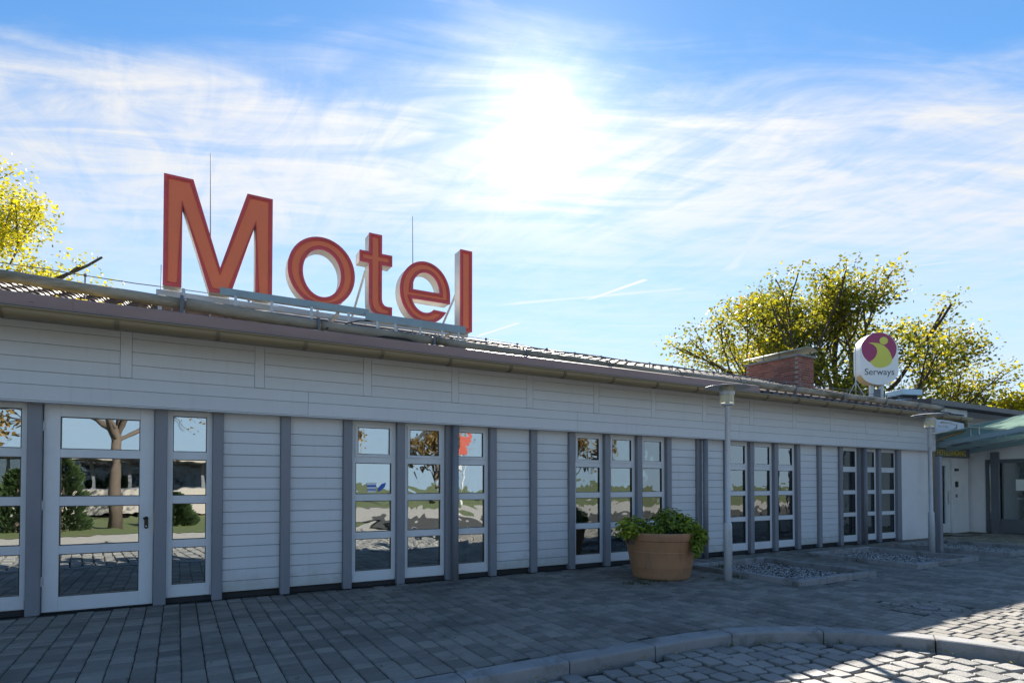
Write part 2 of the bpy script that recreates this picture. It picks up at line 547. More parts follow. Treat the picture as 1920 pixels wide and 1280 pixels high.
LEAF_R = leaf_mat('autumn_leaf', [(0.0, (0.045, 0.06, 0.014)), (0.4, (0.13, 0.15, 0.02)), (0.68, (0.28, 0.27, 0.025)), (0.88, (0.50, 0.43, 0.03)), (1.0, (0.17, 0.075, 0.035))], 0.55)
LEAF_L = leaf_mat('yellow_leaf', [(0.0, (0.14, 0.17, 0.015)), (0.4, (0.34, 0.34, 0.02)), (1.0, (0.55, 0.46, 0.03))], 0.55)
LEAF_F = leaf_mat('fallen_leaf', [(0.0, (0.30, 0.22, 0.05)), (0.5, (0.55, 0.45, 0.03)), (1.0, (0.60, 0.55, 0.35))], 0.45)
LEAF_P = leaf_mat('planter_leaf', [(0.0, (0.035, 0.07, 0.012)), (0.5, (0.20, 0.29, 0.025)), (0.8, (0.50, 0.55, 0.045)), (1.0, (0.62, 0.60, 0.07))], 0.35)
LEAF_B = leaf_mat('brown_leaf', [(0.0, (0.09, 0.07, 0.02)), (0.5, (0.22, 0.13, 0.03)), (1.0, (0.32, 0.22, 0.05))], 0.4)
CONIFER = leaf_mat('conifer_needles', [(0.0, (0.012, 0.03, 0.010)), (0.6, (0.03, 0.06, 0.015)), (1.0, (0.06, 0.09, 0.03))], 0.2, 0.7)
GRASS = leaf_mat('grass_blade', [(0.0, (0.04, 0.06, 0.012)), (1.0, (0.12, 0.13, 0.03))], 0.4)


# ================================================================== SETTING: ground, pavement, kerb, cobbled road
CF = Vector((math.sin(R(CAM_YAW)), math.cos(R(CAM_YAW)), 0))
CR = Vector((math.cos(R(CAM_YAW)), -math.sin(R(CAM_YAW)), 0))


def seen(x, y, z=0.0):
    """rough test whether a ground point falls inside the photograph, with its distance (used to pick the largest pieces)"""
    d = Vector((x, y, z)) - Vector((0, -8.6, 1.5))
    Z = d.dot(CF)
    if Z < 0.5:
        return None
    px = 960 + 1100 * d.dot(CR) / Z
    py = 908 - 1100 * d.z / Z
    return Z if -40 < px < 1960 and py < 1310 else None


KX, KY, KR = 4.3, -6.85, 2.35      # kerb: straight along the house, then a quarter circle, then away from it
KW = 0.21


def in_pave(x, y, m=0.0):
    if x <= KX:
        return y > KY + KR + KW + m
    if y < KY:
        return x > KX + KR + KW + m
    return math.hypot(x - KX, y - KY) > KR + KW + m


def in_road(x, y, m=0.0):
    if x <= KX:
        return y < KY + KR - m
    if y < KY:
        return x < KX + KR - m
    return math.hypot(x - KX, y - KY) < KR - m


gm = MB()
gm.quad((-400, -400, -0.2), (400, -400, -0.2), (400, 400, -0.2), (-400, 400, -0.2))
tag(gm.build('ground', LAWN), kind='structure')

rd = MB()
rd.quad((-60, -10.6, -0.145), (60, -10.6, -0.145), (60, -4.0, -0.145), (-60, -4.0, -0.145))
road = tag(rd.build('road', JOINT), kind='structure')
ln = MB()
ln.quad((-60, -13.6, -0.10), (6.75, -13.6, -0.10), (6.75, -10.55, -0.10), (-60, -10.55, -0.10))
tag(ln.build('asphalt_lane', ASPHALT), kind='structure')
pk = MB()
pk.quad((2.5, -27, -0.05), (48, -27, -0.05), (48, -16.1, -0.05), (2.5, -16.1, -0.05)).quad((6.75, -16.1, -0.05), (48, -16.1, -0.05), (48, -9.7, -0.05), (6.95, -9.7, -0.05))
tag(pk.build('parking_area', ASPHALT), kind='structure')
lw = MB()
for i in range(24):
    for j in range(8):
        xa, ya = -48 + i * 4, -45.6 + j * 4
        h = lambda x, y: -0.085 + 0.025 * math.sin(x * 0.3) * math.cos(y * 0.23) * (1 if y < -14 else 0)
        lw.quad((xa, ya, h(xa, ya)), (xa + 4, ya, h(xa + 4, ya)), (xa + 4, ya + 4, h(xa + 4, ya + 4)), (xa, ya + 4, h(xa, ya + 4)))
tag(lw.build('lawn', LAWN), kind='structure')

arc = [(KX + (KR + KW * 0.5) * math.sin(a), KY + (KR + KW * 0.5) * math.cos(a)) for a in [math.pi / 2 * k / 16 for k in range(17)]]
pv = MB()
pv.poly_prism([(-16, 0.12), (-16, KY + KR + KW * 0.5)] + arc + [(KX + KR + KW * .5, -16), (60, -16), (60, 0.12)], [], lambda a, b, d: (a, b, d), -0.012, -0.15, back=False)
pavement = tag(pv.build('pavement', JOINT, fix=True), kind='structure')
for p in pavement.data.polygons:
    if abs(p.normal.z) > 0.5 and p.normal.z < 0:
        p.flip()

BEDS = [(7.95, 10.0, -3.17, -1.0), (11.45, 13.75, -3.08, -0.92), (15.05, 17.3, -3.1, -0.85)]


def in_bed(x, y, m=0.0):
    return any(a - m < x < b + m and c - m < y < d + m for a, b, c, d in BEDS)


def paver_mesh(w, l, h=0.05):
    m = MB()
    b = 0.010
    jx = lambda: random.uniform(-0.003, 0.003)
    o = [(-w / 2 + jx(), -l / 2 + jx()), (w / 2 + jx(), -l / 2 + jx()), (w / 2 + jx(), l / 2 + jx()), (-w / 2 + jx(), l / 2 + jx())]
    for q, z in ((0, -h), (0, -b), (b, 0)):
        m.v += [(x - math.copysign(q, x), y - math.copysign(q, y), z) for x, y in o]
    for r in (0, 4):
        for k in range(4):
            m.f.append((r + k, r + (k + 1) % 4, r + 4 + (k + 1) % 4, r + 4 + k))
    m.f.append((8, 9, 10, 11))
    return m


PW = 0.176
LENS = [0.105, 0.14, 0.14, 0.176, 0.176, 0.22]
protos = {}
for L in sorted(set(LENS)):
    protos[L] = [paver_mesh(PW - 0.009, L - 0.012) for _ in range(3)]
pmesh = {L: [p.mesh('paver', PAVER) for p in ps] for L, ps in protos.items()}
cells = []
x = -7.0
while x < 24:
    y = -0.02 - random.uniform(0, 0.12)
    while y > -9.6:
        L = random.choice(LENS)
        cx, cy = x + PW / 2, y - L / 2
        y -= L
        if in_pave(cx, cy, 0.0) and not in_bed(cx, cy, 0.02) and math.hypot(cx - 7.99, cy + 4.83) > 0.5:
            cells.append((cx, cy, L, random.randrange(3), random.uniform(-0.003, 0.002), random.uniform(-0.012, 0.012), random.uniform(-0.006, 0.006), random.uniform(-0.006, 0.006)))
    x += PW
order = sorted(range(len(cells)), key=lambda i: (seen(cells[i][0], cells[i][1]) or 1e6))
big = set(order[:300])
rest = MB()


def stamp(dst, src, mtx):
    i = len(dst.v)
    dst.v += [tuple(mtx @ Vector(p)) for p in src.v]
    dst.f += [tuple(i + k for k in f) for f in src.f]


for i, (cx, cy, L, k, dz, rz, tx, ty) in enumerate(cells):
    if i in big:
        link('paver', pmesh[L][k], pavement, (cx, cy, dz), (tx, ty, rz))
    else:
        stamp(rest, protos[L][k], Matrix.Translation((cx, cy, dz)) @ Matrix.Rotation(rz, 4, 'Z') @ Matrix.Rotation(tx, 4, 'X') @ Matrix.Rotation(ty, 4, 'Y'))
tag(rest.build('paver_field', PAVER, pavement), kind='stuff')
# ring-laid setts round a small drain cover
ring = MB()
for r0, n in ((0.20, 9), (0.31, 14), (0.42, 19)):
    for k in range(n):
        a = 2 * math.pi * (k + 0.5 * (n % 2)) / n
        stamp(ring, paver_mesh(0.104, 0.128), Matrix.Translation((7.99 + r0 * math.cos(a), -4.83 + r0 * math.sin(a), random.uniform(-.006, 0))) @ Matrix.Rotation(a, 4, 'Z'))
tag(ring.build('ring_setts', PAVER, pavement), kind='stuff')
MB().lathe([(0.125, -0.05), (0.13, -0.004), (0.10, -0.002), (0.10, -0.008), (0.0, -0.008)], 24, (7.99, -4.83, 0), capt=False).build('drain_cover', STEEL_D, pavement)


# kerb stones
def kerb_at(s):
    """front top edge of the kerb and the direction towards the pavement, s metres from x = -12"""
    a = KX + 12.0
    q = KR * math.pi / 2
    if s < a:
        return Vector((-12 + s, KY + KR, 0)), Vector((0, 1, 0))
    if s < a + q:
        t = (s - a) / KR
        n = Vector((math.sin(t), math.cos(t), 0))
        return Vector((KX, KY, 0)) + n * KR, n
    return Vector((KX + KR, KY - (s - a - q), 0)), Vector((1, 0, 0))


kerb = thing('kerb', (0, 0, 0), 'concrete kerb curving round between dark pavers and cobbled road', 'kerb')
s = 0.35
while s < 24:
    L = 0.97
    arcpart = 15.5 < s + L and s < 21
    n = 8 if arcpart else 1
    km = MB()
    top = 0.010 + random.uniform(-0.004, 0.004)
    prof = [(0.0, -0.2), (random.uniform(-0.004, 0.004), top - 0.022), (0.006, top - 0.008), (0.022, top), (KW - 0.006, top), (KW, top - 0.008), (KW, -0.2)]
    for i in range(n + 1):
        p, nn = kerb_at(s + 0.006 + (L - 0.012) * i / n)
        km.v += [tuple(p + nn * o + Vector((0, 0, z))) for o, z in prof]
    c = len(prof)
    for i in range(n):
        for k in range(c - 1):
            km.f.append((i * c + k, (i + 1) * c + k, (i + 1) * c + k + 1, i * c + k + 1))
    km.f.append(tuple(range(c)))
    km.f.append(tuple(n * c + k for k in range(c))[::-1])
    km.build('kerb_stone', CONC, kerb, fix=True)
    s += L


# cobbles
def cobble_mesh(w, l):
    m = MB()
    o = []
    for sx, sy in ((-1, -1), (1, -1), (1, 1), (-1, 1)):
        c = Vector((sx * w / 2 * random.uniform(0.92, 1.02), sy * l / 2 * random.uniform(0.92, 1.02)))
        e = 0.09
        if sx * sy > 0:
            o += [(c.x, c.y - sy * l * e), (c.x - sx * w * e, c.y)]
        else:
            o += [(c.x - sx * w * e, c.y), (c.x, c.y - sy * l * e)]
    for q, z in ((1, -0.07), (1.0, -0.013), (0.975, -0.004), (0.92, 0.0)):
        m.v += [(x * q, y * q, z + random.uniform(-.002, .002)) for x, y in o]
    for r in range(3):
        for k in range(8):
            m.f.append((r * 8 + k, r * 8 + (k + 1) % 8, r * 8 + 8 + (k + 1) % 8, r * 8 + 8 + k))
    m.f.append(tuple(24 + k for k in range(8)))
    return m


cob = [cobble_mesh(0.172 * random.uniform(0.92, 1.05), 0.188 * random.uniform(0.94, 1.04)) for _ in range(12)]
cobm = [c.mesh('cobble', COBBLE, smooth=False) for c in cob]
spots = []
ang = R(-7)
ca, sa = math.cos(ang), math.sin(ang)
i = 0
gx = -11.0
while gx < 11:
    gy = -13.0 + random.uniform(0, 0.2)
    while gy < -3.0:
        L = random.uniform(0.165, 0.25)
        X, Y = gx * ca - (gy + L / 2) * sa, gx * sa + (gy + L / 2) * ca
        gy += L
        if in_road(X, Y, 0.07) and Y > -10.5 and X > -8:
            spots.append((X + random.uniform(-.008, .008), Y + random.uniform(-.008, .008), random.randrange(12), random.uniform(-.012, .006), ang + random.uniform(-.12, .12), random.uniform(-.03, .03), random.uniform(-.03, .03), L / 0.21))
    gx += 0.192
order = sorted(range(len(spots)), key=lambda i: (seen(spots[i][0], spots[i][1], -0.1) or 1e6))
big = set(order[:300])
rest = MB()
for i, (X, Y, k, dz, rz, tx, ty, sc) in enumerate(spots):
    if i in big:
        link('cobble', cobm[k], road, (X, Y, -0.088 + dz), (tx, ty, rz), (1.02, sc, 1))
    else:
        stamp(rest, cob[k], Matrix.Translation((X, Y, -0.088 + dz)) @ Matrix.Rotation(rz, 4, 'Z') @ Matrix.Rotation(tx, 4, 'X') @ Matrix.Diagonal((1, sc, 1, 1)))
tag(rest.build('cobble_field', COBBLE, road), kind='stuff')

# leaf litter and crumbs in the gutter of the road, weeds at the kerb and round the planter
lit = MB()
for k in range(160):
    s = random.uniform(13, 21)
    p, nn = kerb_at(s)
    q = p - nn * abs(random.gauss(0.05, 0.06)) + Vector((0, 0, -0.085))
    a = random.uniform(0, 6.28)
    e = random.uniform(0.006, 0.018)
    d1, d2 = Vector((math.cos(a), math.sin(a), random.uniform(-.4, .4))) * e, Vector((-math.sin(a), math.cos(a), random.uniform(-.4, .4))) * e * 0.7
    q.z += 0.012
    lit.quad(q - d1, q + d2, q + d1, q - d2)
for k in range(70):
    q = Vector((random.uniform(-1, 10), random.uniform(-4.2, -0.1), 0.006))
    a = random.uniform(0, 6.28)
    e = random.uniform(0.005, 0.014)
    d1, d2 = Vector((math.cos(a), math.sin(a), .2)) * e, Vector((-math.sin(a), math.cos(a), .2)) * e * 0.7
    lit.quad(q - d1, q + d2, q + d1, q - d2)
tag(lit.build('leaf_litter', LEAF_F), 'scattered bits of dry leaf along the kerb and paving', 'leaf litter', kind='stuff')


def blades(spotlist, name, label):
    g = MB()
    for (x, y, z, r, n, h) in spotlist:
        for k in range(n):
            a, d = random.uniform(0, 6.28), r * math.sqrt(random.random())
            bx, by = x + d * math.cos(a), y + d * math.sin(a)
            b = random.uniform(0, 6.28)
            hh = h * random.uniform(0.4, 1)
            lx, ly = math.cos(b) * hh * .5, math.sin(b) * hh * .5
            wx, wy = -math.sin(b) * .004, math.cos(b) * .004
            g.quad((bx - wx, by - wy, z), (bx + wx, by + wy, z), (bx + lx, by + ly, z + hh))
    return tag(g.build(name, GRASS), label, 'weeds', kind='stuff')


blades([(6.25 + random.uniform(-.35, .3), -1.75 + random.uniform(-.3, .2), 0, .10, 40, .05) for _ in range(9)]
       + [(7.5 + random.uniform(-.2, .5), -1.9 + random.uniform(-.3, .1), 0, .08, 30, .04) for _ in range(7)]
       + [(8.25, -1.35, .0, .22, 160, .09), (8.6, -1.2, .0, .2, 110, .08), (4.75, -4.62, -.09, .03, 14, .07), (5.75, -5.12, -.09, .03, 12, .08), (6.15, -5.45, -.09, .03, 9, .06)]
       + [(random.uniform(-1.5, 13), random.uniform(-4.2, -.05), 0, .02, 4, .022) for _ in range(170)]
       + [(random.uniform(-1.5, 16), -.02, 0, .03, 5, .035) for _ in range(60)],
       'weeds', 'thin weeds and moss round the planter, kerb and nearest gravel bed')


# ================================================================== MOTEL BUILDING
house = thing("motel_building", (0, 0, 0), "long low grey clad motel with slatted upper band and brown eaves", "building")
ZT = 2.455                                  # top of the window zone
POSTS = [-6.6, -5.8, -5.0, -4.2, -3.2, -2.33, -1.43, -0.185, 0.455, 1.29, 2.14, 2.94, 3.74, 4.52, 5.31, 6.11, 6.91, 7.69, 8.46, 9.30, 10.13, 10.92, 11.74, 12.55, 13.37, 14.23, 15.07, 15.93, 16.87]
CELLS = 'SSWWWWDWSSWWWSSWWWSSWWWSSWWW'
PHW = 0.062
PZ = [(0.23, 0.70), (0.80, 1.26), (1.36, 1.82), (1.92, 2.375)]
post_me = MB().box(-PHW, PHW, -0.06, 0.09, 0.0, ZT - 0.002, 0.006).mesh('post', POST)
for i, px in enumerate(POSTS):
    link('post', post_me, house, (px, 0, 0), scale=(1.55 if i == len(POSTS) - 1 else 1.1 if i in (6, 7) else 1.0, 1, 1))


def pane(parent, x0, x1, z0, z1, y, m):
    """a pane with its dark gasket edge: real 6 mm glass"""
    p = MB().box(x0, x1, y, y + 0.006, z0, z1)
    return p.build('pane', m, parent)


def frame_mesh(x0, x1, z0, z1, holes, y0, y1):
    """two stiles and the rails between them round a column of openings (same x range), butted end to end"""
    m = MB()
    a, b = holes[0][0], holes[0][1]
    m.box(x0, a, y0, y1, z0, z1, 0.003)
    m.box(b, x1, y0, y1, z0, z1, 0.003)
    zs = [z0] + [q for h in sorted(holes, key=lambda h: h[2]) for q in (h[2], h[3])] + [z1]
    for c, d in zip(zs[0::2], zs[1::2]):
        m.box(a, b, y0 + 0.0015, y1 - 0.0015, c, d, 0.003)
    return m


def gasket(parent, x0, x1, z0, z1, y0, y1, t=0.008):
    m = MB()
    m.box(x0, x0 + t, y0, y1, z0, z1)
    m.box(x1 - t, x1, y0, y1, z0, z1)
    m.box(x0 + t, x1 - t, y0, y1, z0, z0 + t)
    m.box(x0 + t, x1 - t, y0, y1, z1 - t, z1)
    m.build('gasket', BLACK, parent)


wcount = 0
for i, c in enumerate(CELLS):
    x0, x1 = POSTS[i] + PHW, POSTS[i + 1] - PHW
    if c == 'S':
        back = MB().box(x0, x1, 0.028, 0.085, 0.085, ZT - .004).build('wall_panel', SHADE, house)
        edges = [0.085, 0.225] + [0.225 + 0.1521 * k for k in range(1, 14)] + [ZT - .006]
        for a, b in zip(edges[:-1], edges[1:]):
            MB().box(x0 + .002, x1 - .002, random.uniform(-.002, .002), 0.027, a + 0.0028, b - 0.0028, 0.004).build('siding_board', PAINT, back)
        MB().box(x0, x1, 0.05, 0.085, 0.0, 0.084).build('sill_gap', DARK, house)
    elif c == 'W':
        wcount += 1
        st = 0.068
        holes = [(x0 + st, x1 - st, a, b) for a, b in PZ]
        fr = frame_mesh(x0 + .001, x1 - .001, 0.07, ZT - .003, holes, 0.02, 0.08).build('window', PAINT_FR, house, fix=True)
        MB().box(x0 + .02, x1 - .02, 0.012, 0.0195, 0.075, 0.185, .003).build('bottom_rail', PAINT_FR, fr)
        gm_ = PANE if i < 10 else PANE_W if i < 13 else PANE_D
        for k, (a, b) in enumerate(PZ):
            if k == 3 and i >= 13 or (k == 3 and i in (10, 11, 12)):
                # opening sash of the top light
                s_ = frame_mesh(x0 + st - .012, x1 - st + .012, a - .012, b + .012, [(x0 + st + .03, x1 - st - .03, a + .03, b - .03)], 0.006, 0.0185)
                s_.build('sash', PAINT_FR, fr, fix=True)
                pane(fr, x0 + st + .02, x1 - st - .02, a + .02, b - .02, 0.030, gm_)
                gasket(fr, x0 + st + .0302, x1 - st - .0302, a + .0302, b - .0302, 0.0075, 0.029, .006)
            else:
                pane(fr, x0 + st - .004, x1 - st + .004, a - .004, b + .004, 0.048, gm_)
                gasket(fr, x0 + st + .0005, x1 - st - .0005, a + .0005, b - .0005, 0.024, 0.047)
        MB().box(x0, x1, 0.03, 0.085, 0.0, 0.069).build('sill_gap', DARK, house)
    else:
        a0, a1 = POSTS[i] + PHW * 1.1 + .006, POSTS[i + 1] - PHW * 1.1 - .006
        dz = [(0.19, 0.685), (0.785, 1.25), (1.36, 1.82), (1.92, 2.30)]
        hx0, hx1 = a0 + 0.155, a1 - 0.150
        dr = frame_mesh(a0, a1, 0.02, ZT - .012, [(hx0, hx1, p, q) for p, q in dz], 0.004, 0.064).build('door', PAINT_FR, house, fix=True)
        for p, q in dz:
            pane(dr, hx0 - .004, hx1 + .004, p - .004, q + .004, 0.034, PANE)
            gasket(dr, hx0 + .0005, hx1 - .0005, p + .0005, q - .0005, 0.008, 0.033)
        for hz in (2.18, 1.26, 0.38):
            MB().tube([(a0 - .008, -.004, hz - .055), (a0 - .008, -.004, hz + .055)], 0.011, 10).box(a0 - .004, a0 + .022, -.0005, .0035, hz - .045, hz + .045).build('hinge', STEEL, dr)
        hd = MB()
        hx = a1 - 0.075
        hd.poly_prism([(hx + .022 * math.cos(t), 1.03 + .022 * math.sin(t) + (.055 if math.sin(t) > 0 else -.055)) for t in [2 * math.pi * k / 24 for k in range(24)]], [], lambda a, b, d: (a, d, b), -.006, .0035)
        hd.tube([(hx, -.006, 1.085), (hx, -.045, 1.085), (hx - .012, -.056, 1.085), (hx - .03, -.058, 1.085)], 0.013, 10)
        h_ = hd.build('door_handle', BLACK, dr, fix=True)
        kc = MB().lathe([(0.0085, 0), (0.0085, .003)], 14).build('key_cylinder', STEEL, dr)
        kc.rotation_euler = (R(90), 0, 0)
        kc.location = (hx, -.0065, 0.985)
        MB().box(a1 + .0005, a1 + .0055, -.008, .003, 0.90, 1.16).build('strike_plate', BRASS, dr)
        MB().box(a0, a1, 0.02, 0.10, 0.0, 0.019).build('threshold', DARK, house)

# lintel strip above the windows and what closes the facade behind
MB().box(-7, 18.43, 0.09, 0.2, ZT - .02, 3.3).build('lintel', DARK, house)
# blue and white cup and leaf stuck on a pane
dcl = MB()
dcl.poly_prism([(2.455, 1.385), (2.575, 1.385), (2.59, 1.53), (2.44, 1.53)], [], lambda a, b, d: (a, d, b), 0.0455, 0.0475)
cup = dcl.build('window_sticker', DECAL_W, house, fix=True)
b1 = MB()
b1.poly_prism([(2.447, 1.465), (2.583, 1.465), (2.586, 1.495), (2.444, 1.495)], [], lambda a, b, d: (a, d, b), 0.0435, 0.0452)
b1.poly_prism([(2.452, 1.415), (2.578, 1.415), (2.58, 1.435), (2.45, 1.435)], [], lambda a, b, d: (a, d, b), 0.0435, 0.0452)
b1.poly_prism([(2.605, 1.39), (2.66, 1.41), (2.72, 1.47), (2.735, 1.53), (2.67, 1.51), (2.615, 1.45)], [], lambda a, b, d: (a, d, b), 0.0435, 0.0452)
b1.build('sticker_print', DECAL_B, cup, fix=True)

# plaster end bay and its return
MB().box(16.87 + PHW * 1.55, 18.43, -0.03, 0.25, 0.0, ZT - .004).build('plaster_bay', PLASTER, house)
MB().box(18.18, 18.425, 0.252, 8.0, 0.0, 3.3).build('end_wall', PLASTER, house)
MB().box(-7.2, -6.9, 0.1, 8.0, 0.0, 3.3).build('end_wall', PLASTER, house)
MB().box(-6.9, 18.17, 7.8, 8.0, 0.0, 3.3).build('rear_wall', PLASTER, house)
# interior: floor, rear partition, ceiling and a few curtains behind the panes
MB().box(-6.9, 18.17, 0.1, 5.0, -0.05, 0.02).build('interior_floor', INFLOOR, house)
MB().box(-6.9, 18.17, 5.0, 5.1, 0.02, 2.6).build('interior_partition', INSIDE, house)
MB().box(-6.9, 18.17, 0.21, 5.0, 2.6, 2.65).build('interior_ceiling', INSIDE, house)
for cx, wdt in ((6.4, .25), (8.2, .28), (10.4, .3), (11.5, .45), (12.3, .3), (14.5, .4), (15.5, .5), (16.5, .45), (4.3, .3)):
    m = MB()
    n = 26
    z0, z1 = random.choice([(0.1, 2.5), (0.1, 2.5), (0.4, 2.5)]), 0
    for k in range(n + 1):
        xx = cx - wdt / 2 + wdt * k / n
        yy = 0.22 + 0.03 * math.sin(k * 1.9 + cx)
        m.v += [(xx, yy, z0[0]), (xx + .02 * math.sin(k), yy + .02, z0[1])]
    for k in range(n):
        m.f.append((2 * k, 2 * k + 2, 2 * k + 3, 2 * k + 1))
    m.build('curtain', CURTAIN, house, smooth=True)

# slender round columns carrying the upper band
col_me = MB().tube([(0, 0, -0.02), (0, 0, ZT - .03)], 0.052, 20).mesh('column', POST, smooth=False)
for p in col_me.polygons:
    p.use_smooth = len(p.vertices) == 4
for cx in (-2.0, 3.80, 9.38, 15.10):
    link('column', col_me, house, (cx, -0.135, 0))

# upper band: two continuous boards, then bays of short boards between flush battens
FY = -0.22
bat = [-6.3, -4.9, -3.4, -1.98, -0.55, 0.93, 2.37, 3.755, 5.12, 6.52, 7.89, 9.27, 10.70, 12.16, 13.58, 15.04, 16.56, 18.36]
lines = [2.44, 2.625, 2.775, 2.935, 3.095, 3.255, 3.34]
MB().box(-7, 18.43, FY + 0.024, 0.088, 2.445, 3.34).build('band_core', SHADE, house)
MB().box(-7, 18.43, FY + 0.002, FY + 0.2, 2.432, 2.444).build('band_soffit', PAINT_FR, house)
xs = [-7.0, -2.7, 1.55, 6.1, 10.3, 14.6, 18.43]
for a, b in zip(xs[:-1], xs[1:]):
    for z0, z1 in ((2.446, 2.625), (2.625, 2.775)):
        MB().box(a + .0015, b - .0015, FY + random.uniform(-.001, .001), FY + .023, z0 + .002, z1 - .002, .003).build('band_board', PAINT, house)
for a, b in zip(bat[:-1], bat[1:]):
    bay = MB().box(a + .065, b - .065, FY + .0235, FY + .0238, 2.78, 3.335).build('band_bay', SHADE, house)
    for z0, z1 in zip(lines[2:-1], lines[3:]):
        MB().box(a + .061, b - .061, FY + random.uniform(.000, .003), FY + .023, z0 + .002, z1 - .002, .003).build('band_board', PAINT, bay)
for a in bat:
    MB().box(a - .058, a + .058, FY - .001, FY + .0232, 2.7785, 3.335, .003).build('band_batten', PAINT, house)

# eaves: soffit, brown half-round gutter with sleeves, brown sheet strip over it
EX0, EX1 = -7.3, 19.05
SL = 0.322                                    # roof slope


def roof_z(y):
    return 3.33 + SL * (y + 0.75)


sf = MB()
sf.extrude_x([(-0.66, 3.27), (-0.2, 3.335), (-0.2, 3.35), (-0.66, 3.30)], EX0, EX1)
sf.build('soffit', GUTTER, house, fix=True)
GY, GZ, GR = -0.78, 3.315, 0.085
gprof = [(GY + GR * math.cos(t), GZ + GR * math.sin(t)) for t in [math.pi + math.pi * k / 14 for k in range(15)]]
gprof = [(GY - GR - .012, GZ + .012), (GY - GR - .012, GZ - .004)] + gprof + [(GY + GR, GZ + .06), (GY + GR - .006, GZ + .06)] + [(GY + (GR - .006) * math.cos(t), GZ + (GR - .006) * math.sin(t)) for t in [2 * math.pi - math.pi * k / 14 for k in range(15)]] + [(GY - GR + .006, GZ + .012)]
gut = MB()
gut.extrude_x(gprof, EX0, EX1 - .02)
gutter = gut.build('gutter', GUTTER, house, fix=True)
MB().tube([(EX0, GY - GR - .014, GZ + .012), (EX1 - .02, GY - GR - .014, GZ + .012)], .011, 8).build('gutter_bead', GUTTER, gutter, smooth=True)
sl = MB()
sp = [(GY + (GR + .013) * math.cos(t), GZ + (GR + .013) * math.sin(t)) for t in [math.pi * 1.02 + math.pi * .96 * k / 12 for k in range(13)]]
sp = sp + [(GY + (GR + .0008) * math.cos(t), GZ + (GR + .0008) * math.sin(t)) for t in [math.pi * 1.98 - math.pi * .96 * k / 12 for k in range(13)]]
sl.extrude_x(sp, -.022, .022)
sleeve = sl.mesh('gutter_sleeve', mat('gutter_sleeve_sheet', (0.15, 0.115, 0.07), 0.5, 0.15, 6.0), fix=True)
gx = -6.6
while gx < 18.9:
    link('gutter_sleeve', sleeve, gutter, (gx, 0, 0))
    gx += 1.0
a = -7.3
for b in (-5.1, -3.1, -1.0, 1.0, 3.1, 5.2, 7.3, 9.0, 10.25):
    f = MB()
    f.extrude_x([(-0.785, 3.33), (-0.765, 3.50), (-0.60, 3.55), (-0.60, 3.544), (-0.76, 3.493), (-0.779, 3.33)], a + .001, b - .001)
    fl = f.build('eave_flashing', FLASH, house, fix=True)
    MB().box(a + .001, b - .001, -.792, -.7835, 3.352, 3.364).build('lip_shadow', DARK, fl)  # thin dark strip painting in the shadow line of the gutter lip bead
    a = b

# roof: deck with pantiles
rf = MB()
RY1, RZ1 = 4.0, 4.86
rf.extrude_x([(-0.70, roof_z(-0.70) - .02), (RY1, RZ1 - .03), (8.7, 3.3), (8.7, 3.2), (RY1, RZ1 - .15), (-0.70, roof_z(-0.70) - .08)], EX0, EX1)
roof = rf.build('roof', TILE, house, fix=True)
TW, TL = 0.30, 0.335
tp = MB()
prof = [(-.155, .012), (-.11, .0), (-.04, .0), (.0, .018), (.045, .052), (.095, .06), (.135, .045), (.16, .018)]
for yy, lift in ((0.0, 0.035), (TL + .07, 0.0)):
    tp.v += [(x, yy, z + lift) for x, z in prof]
tp.v += [(x, 0.0, z + .016) for x, z in prof]
n = len(prof)
for k in range(n - 1):
    tp.f.append((k, k + 1, n + k + 1, n + k))
    tp.f.append((2 * n + k, 2 * n + k + 1, k + 1, k))
tile_me = tp.mesh('roof_tile', TILE)
pitch = math.atan(SL)
rest = MB()
ntile = 0
rows = int((RY1 + .74) / math.cos(0) / (TL * math.cos(pitch)))
for r in range(rows + 1):
    y = -0.74 + r * TL * math.cos(pitch)
    k = 0
    x = EX0 + .16
    while x < EX1 - .1:
        lc = (x + random.uniform(-.003, .003), y + random.uniform(-.008, .008), roof_z(y) - .006 + random.uniform(-.003, .003))
        rot = (pitch, random.uniform(-.008, .008), random.uniform(-.012, .012))
        vis = (r < 2 and x > -2.6) or (x > 6 and r < 5)
        if vis and ntile < 300:
            link('roof_tile', tile_me, roof, lc, rot)
            ntile += 1
        else:
            stamp(rest, tp, Matrix.Translation(lc) @ Matrix.Rotation(rot[0], 4, 'X') @ Matrix.Rotation(rot[2], 4, 'Z'))
        x += TW
tag(rest.build('tile_field', TILE, roof), kind='stuff')
rg = MB()
x = EX0
while x < EX1:
    rg.tube([(x, RY1, RZ1 + .0), (x + .40, RY1, RZ1 + .012)], [0.115, 0.10], 10)
    x += .36
tag(rg.build('ridge_tiles', TILE, roof), kind='stuff')
# verge board at the right gable
vb = MB()
vb.extrude_x([(-0.72, roof_z(-.72) - .16), (RY1, RZ1 - .2), (RY1, RZ1 + .03), (-0.72, roof_z(-.72) + .03)], EX1 + .001, EX1 + .03)
vb.build('verge_board', GUTTER, house, fix=True)

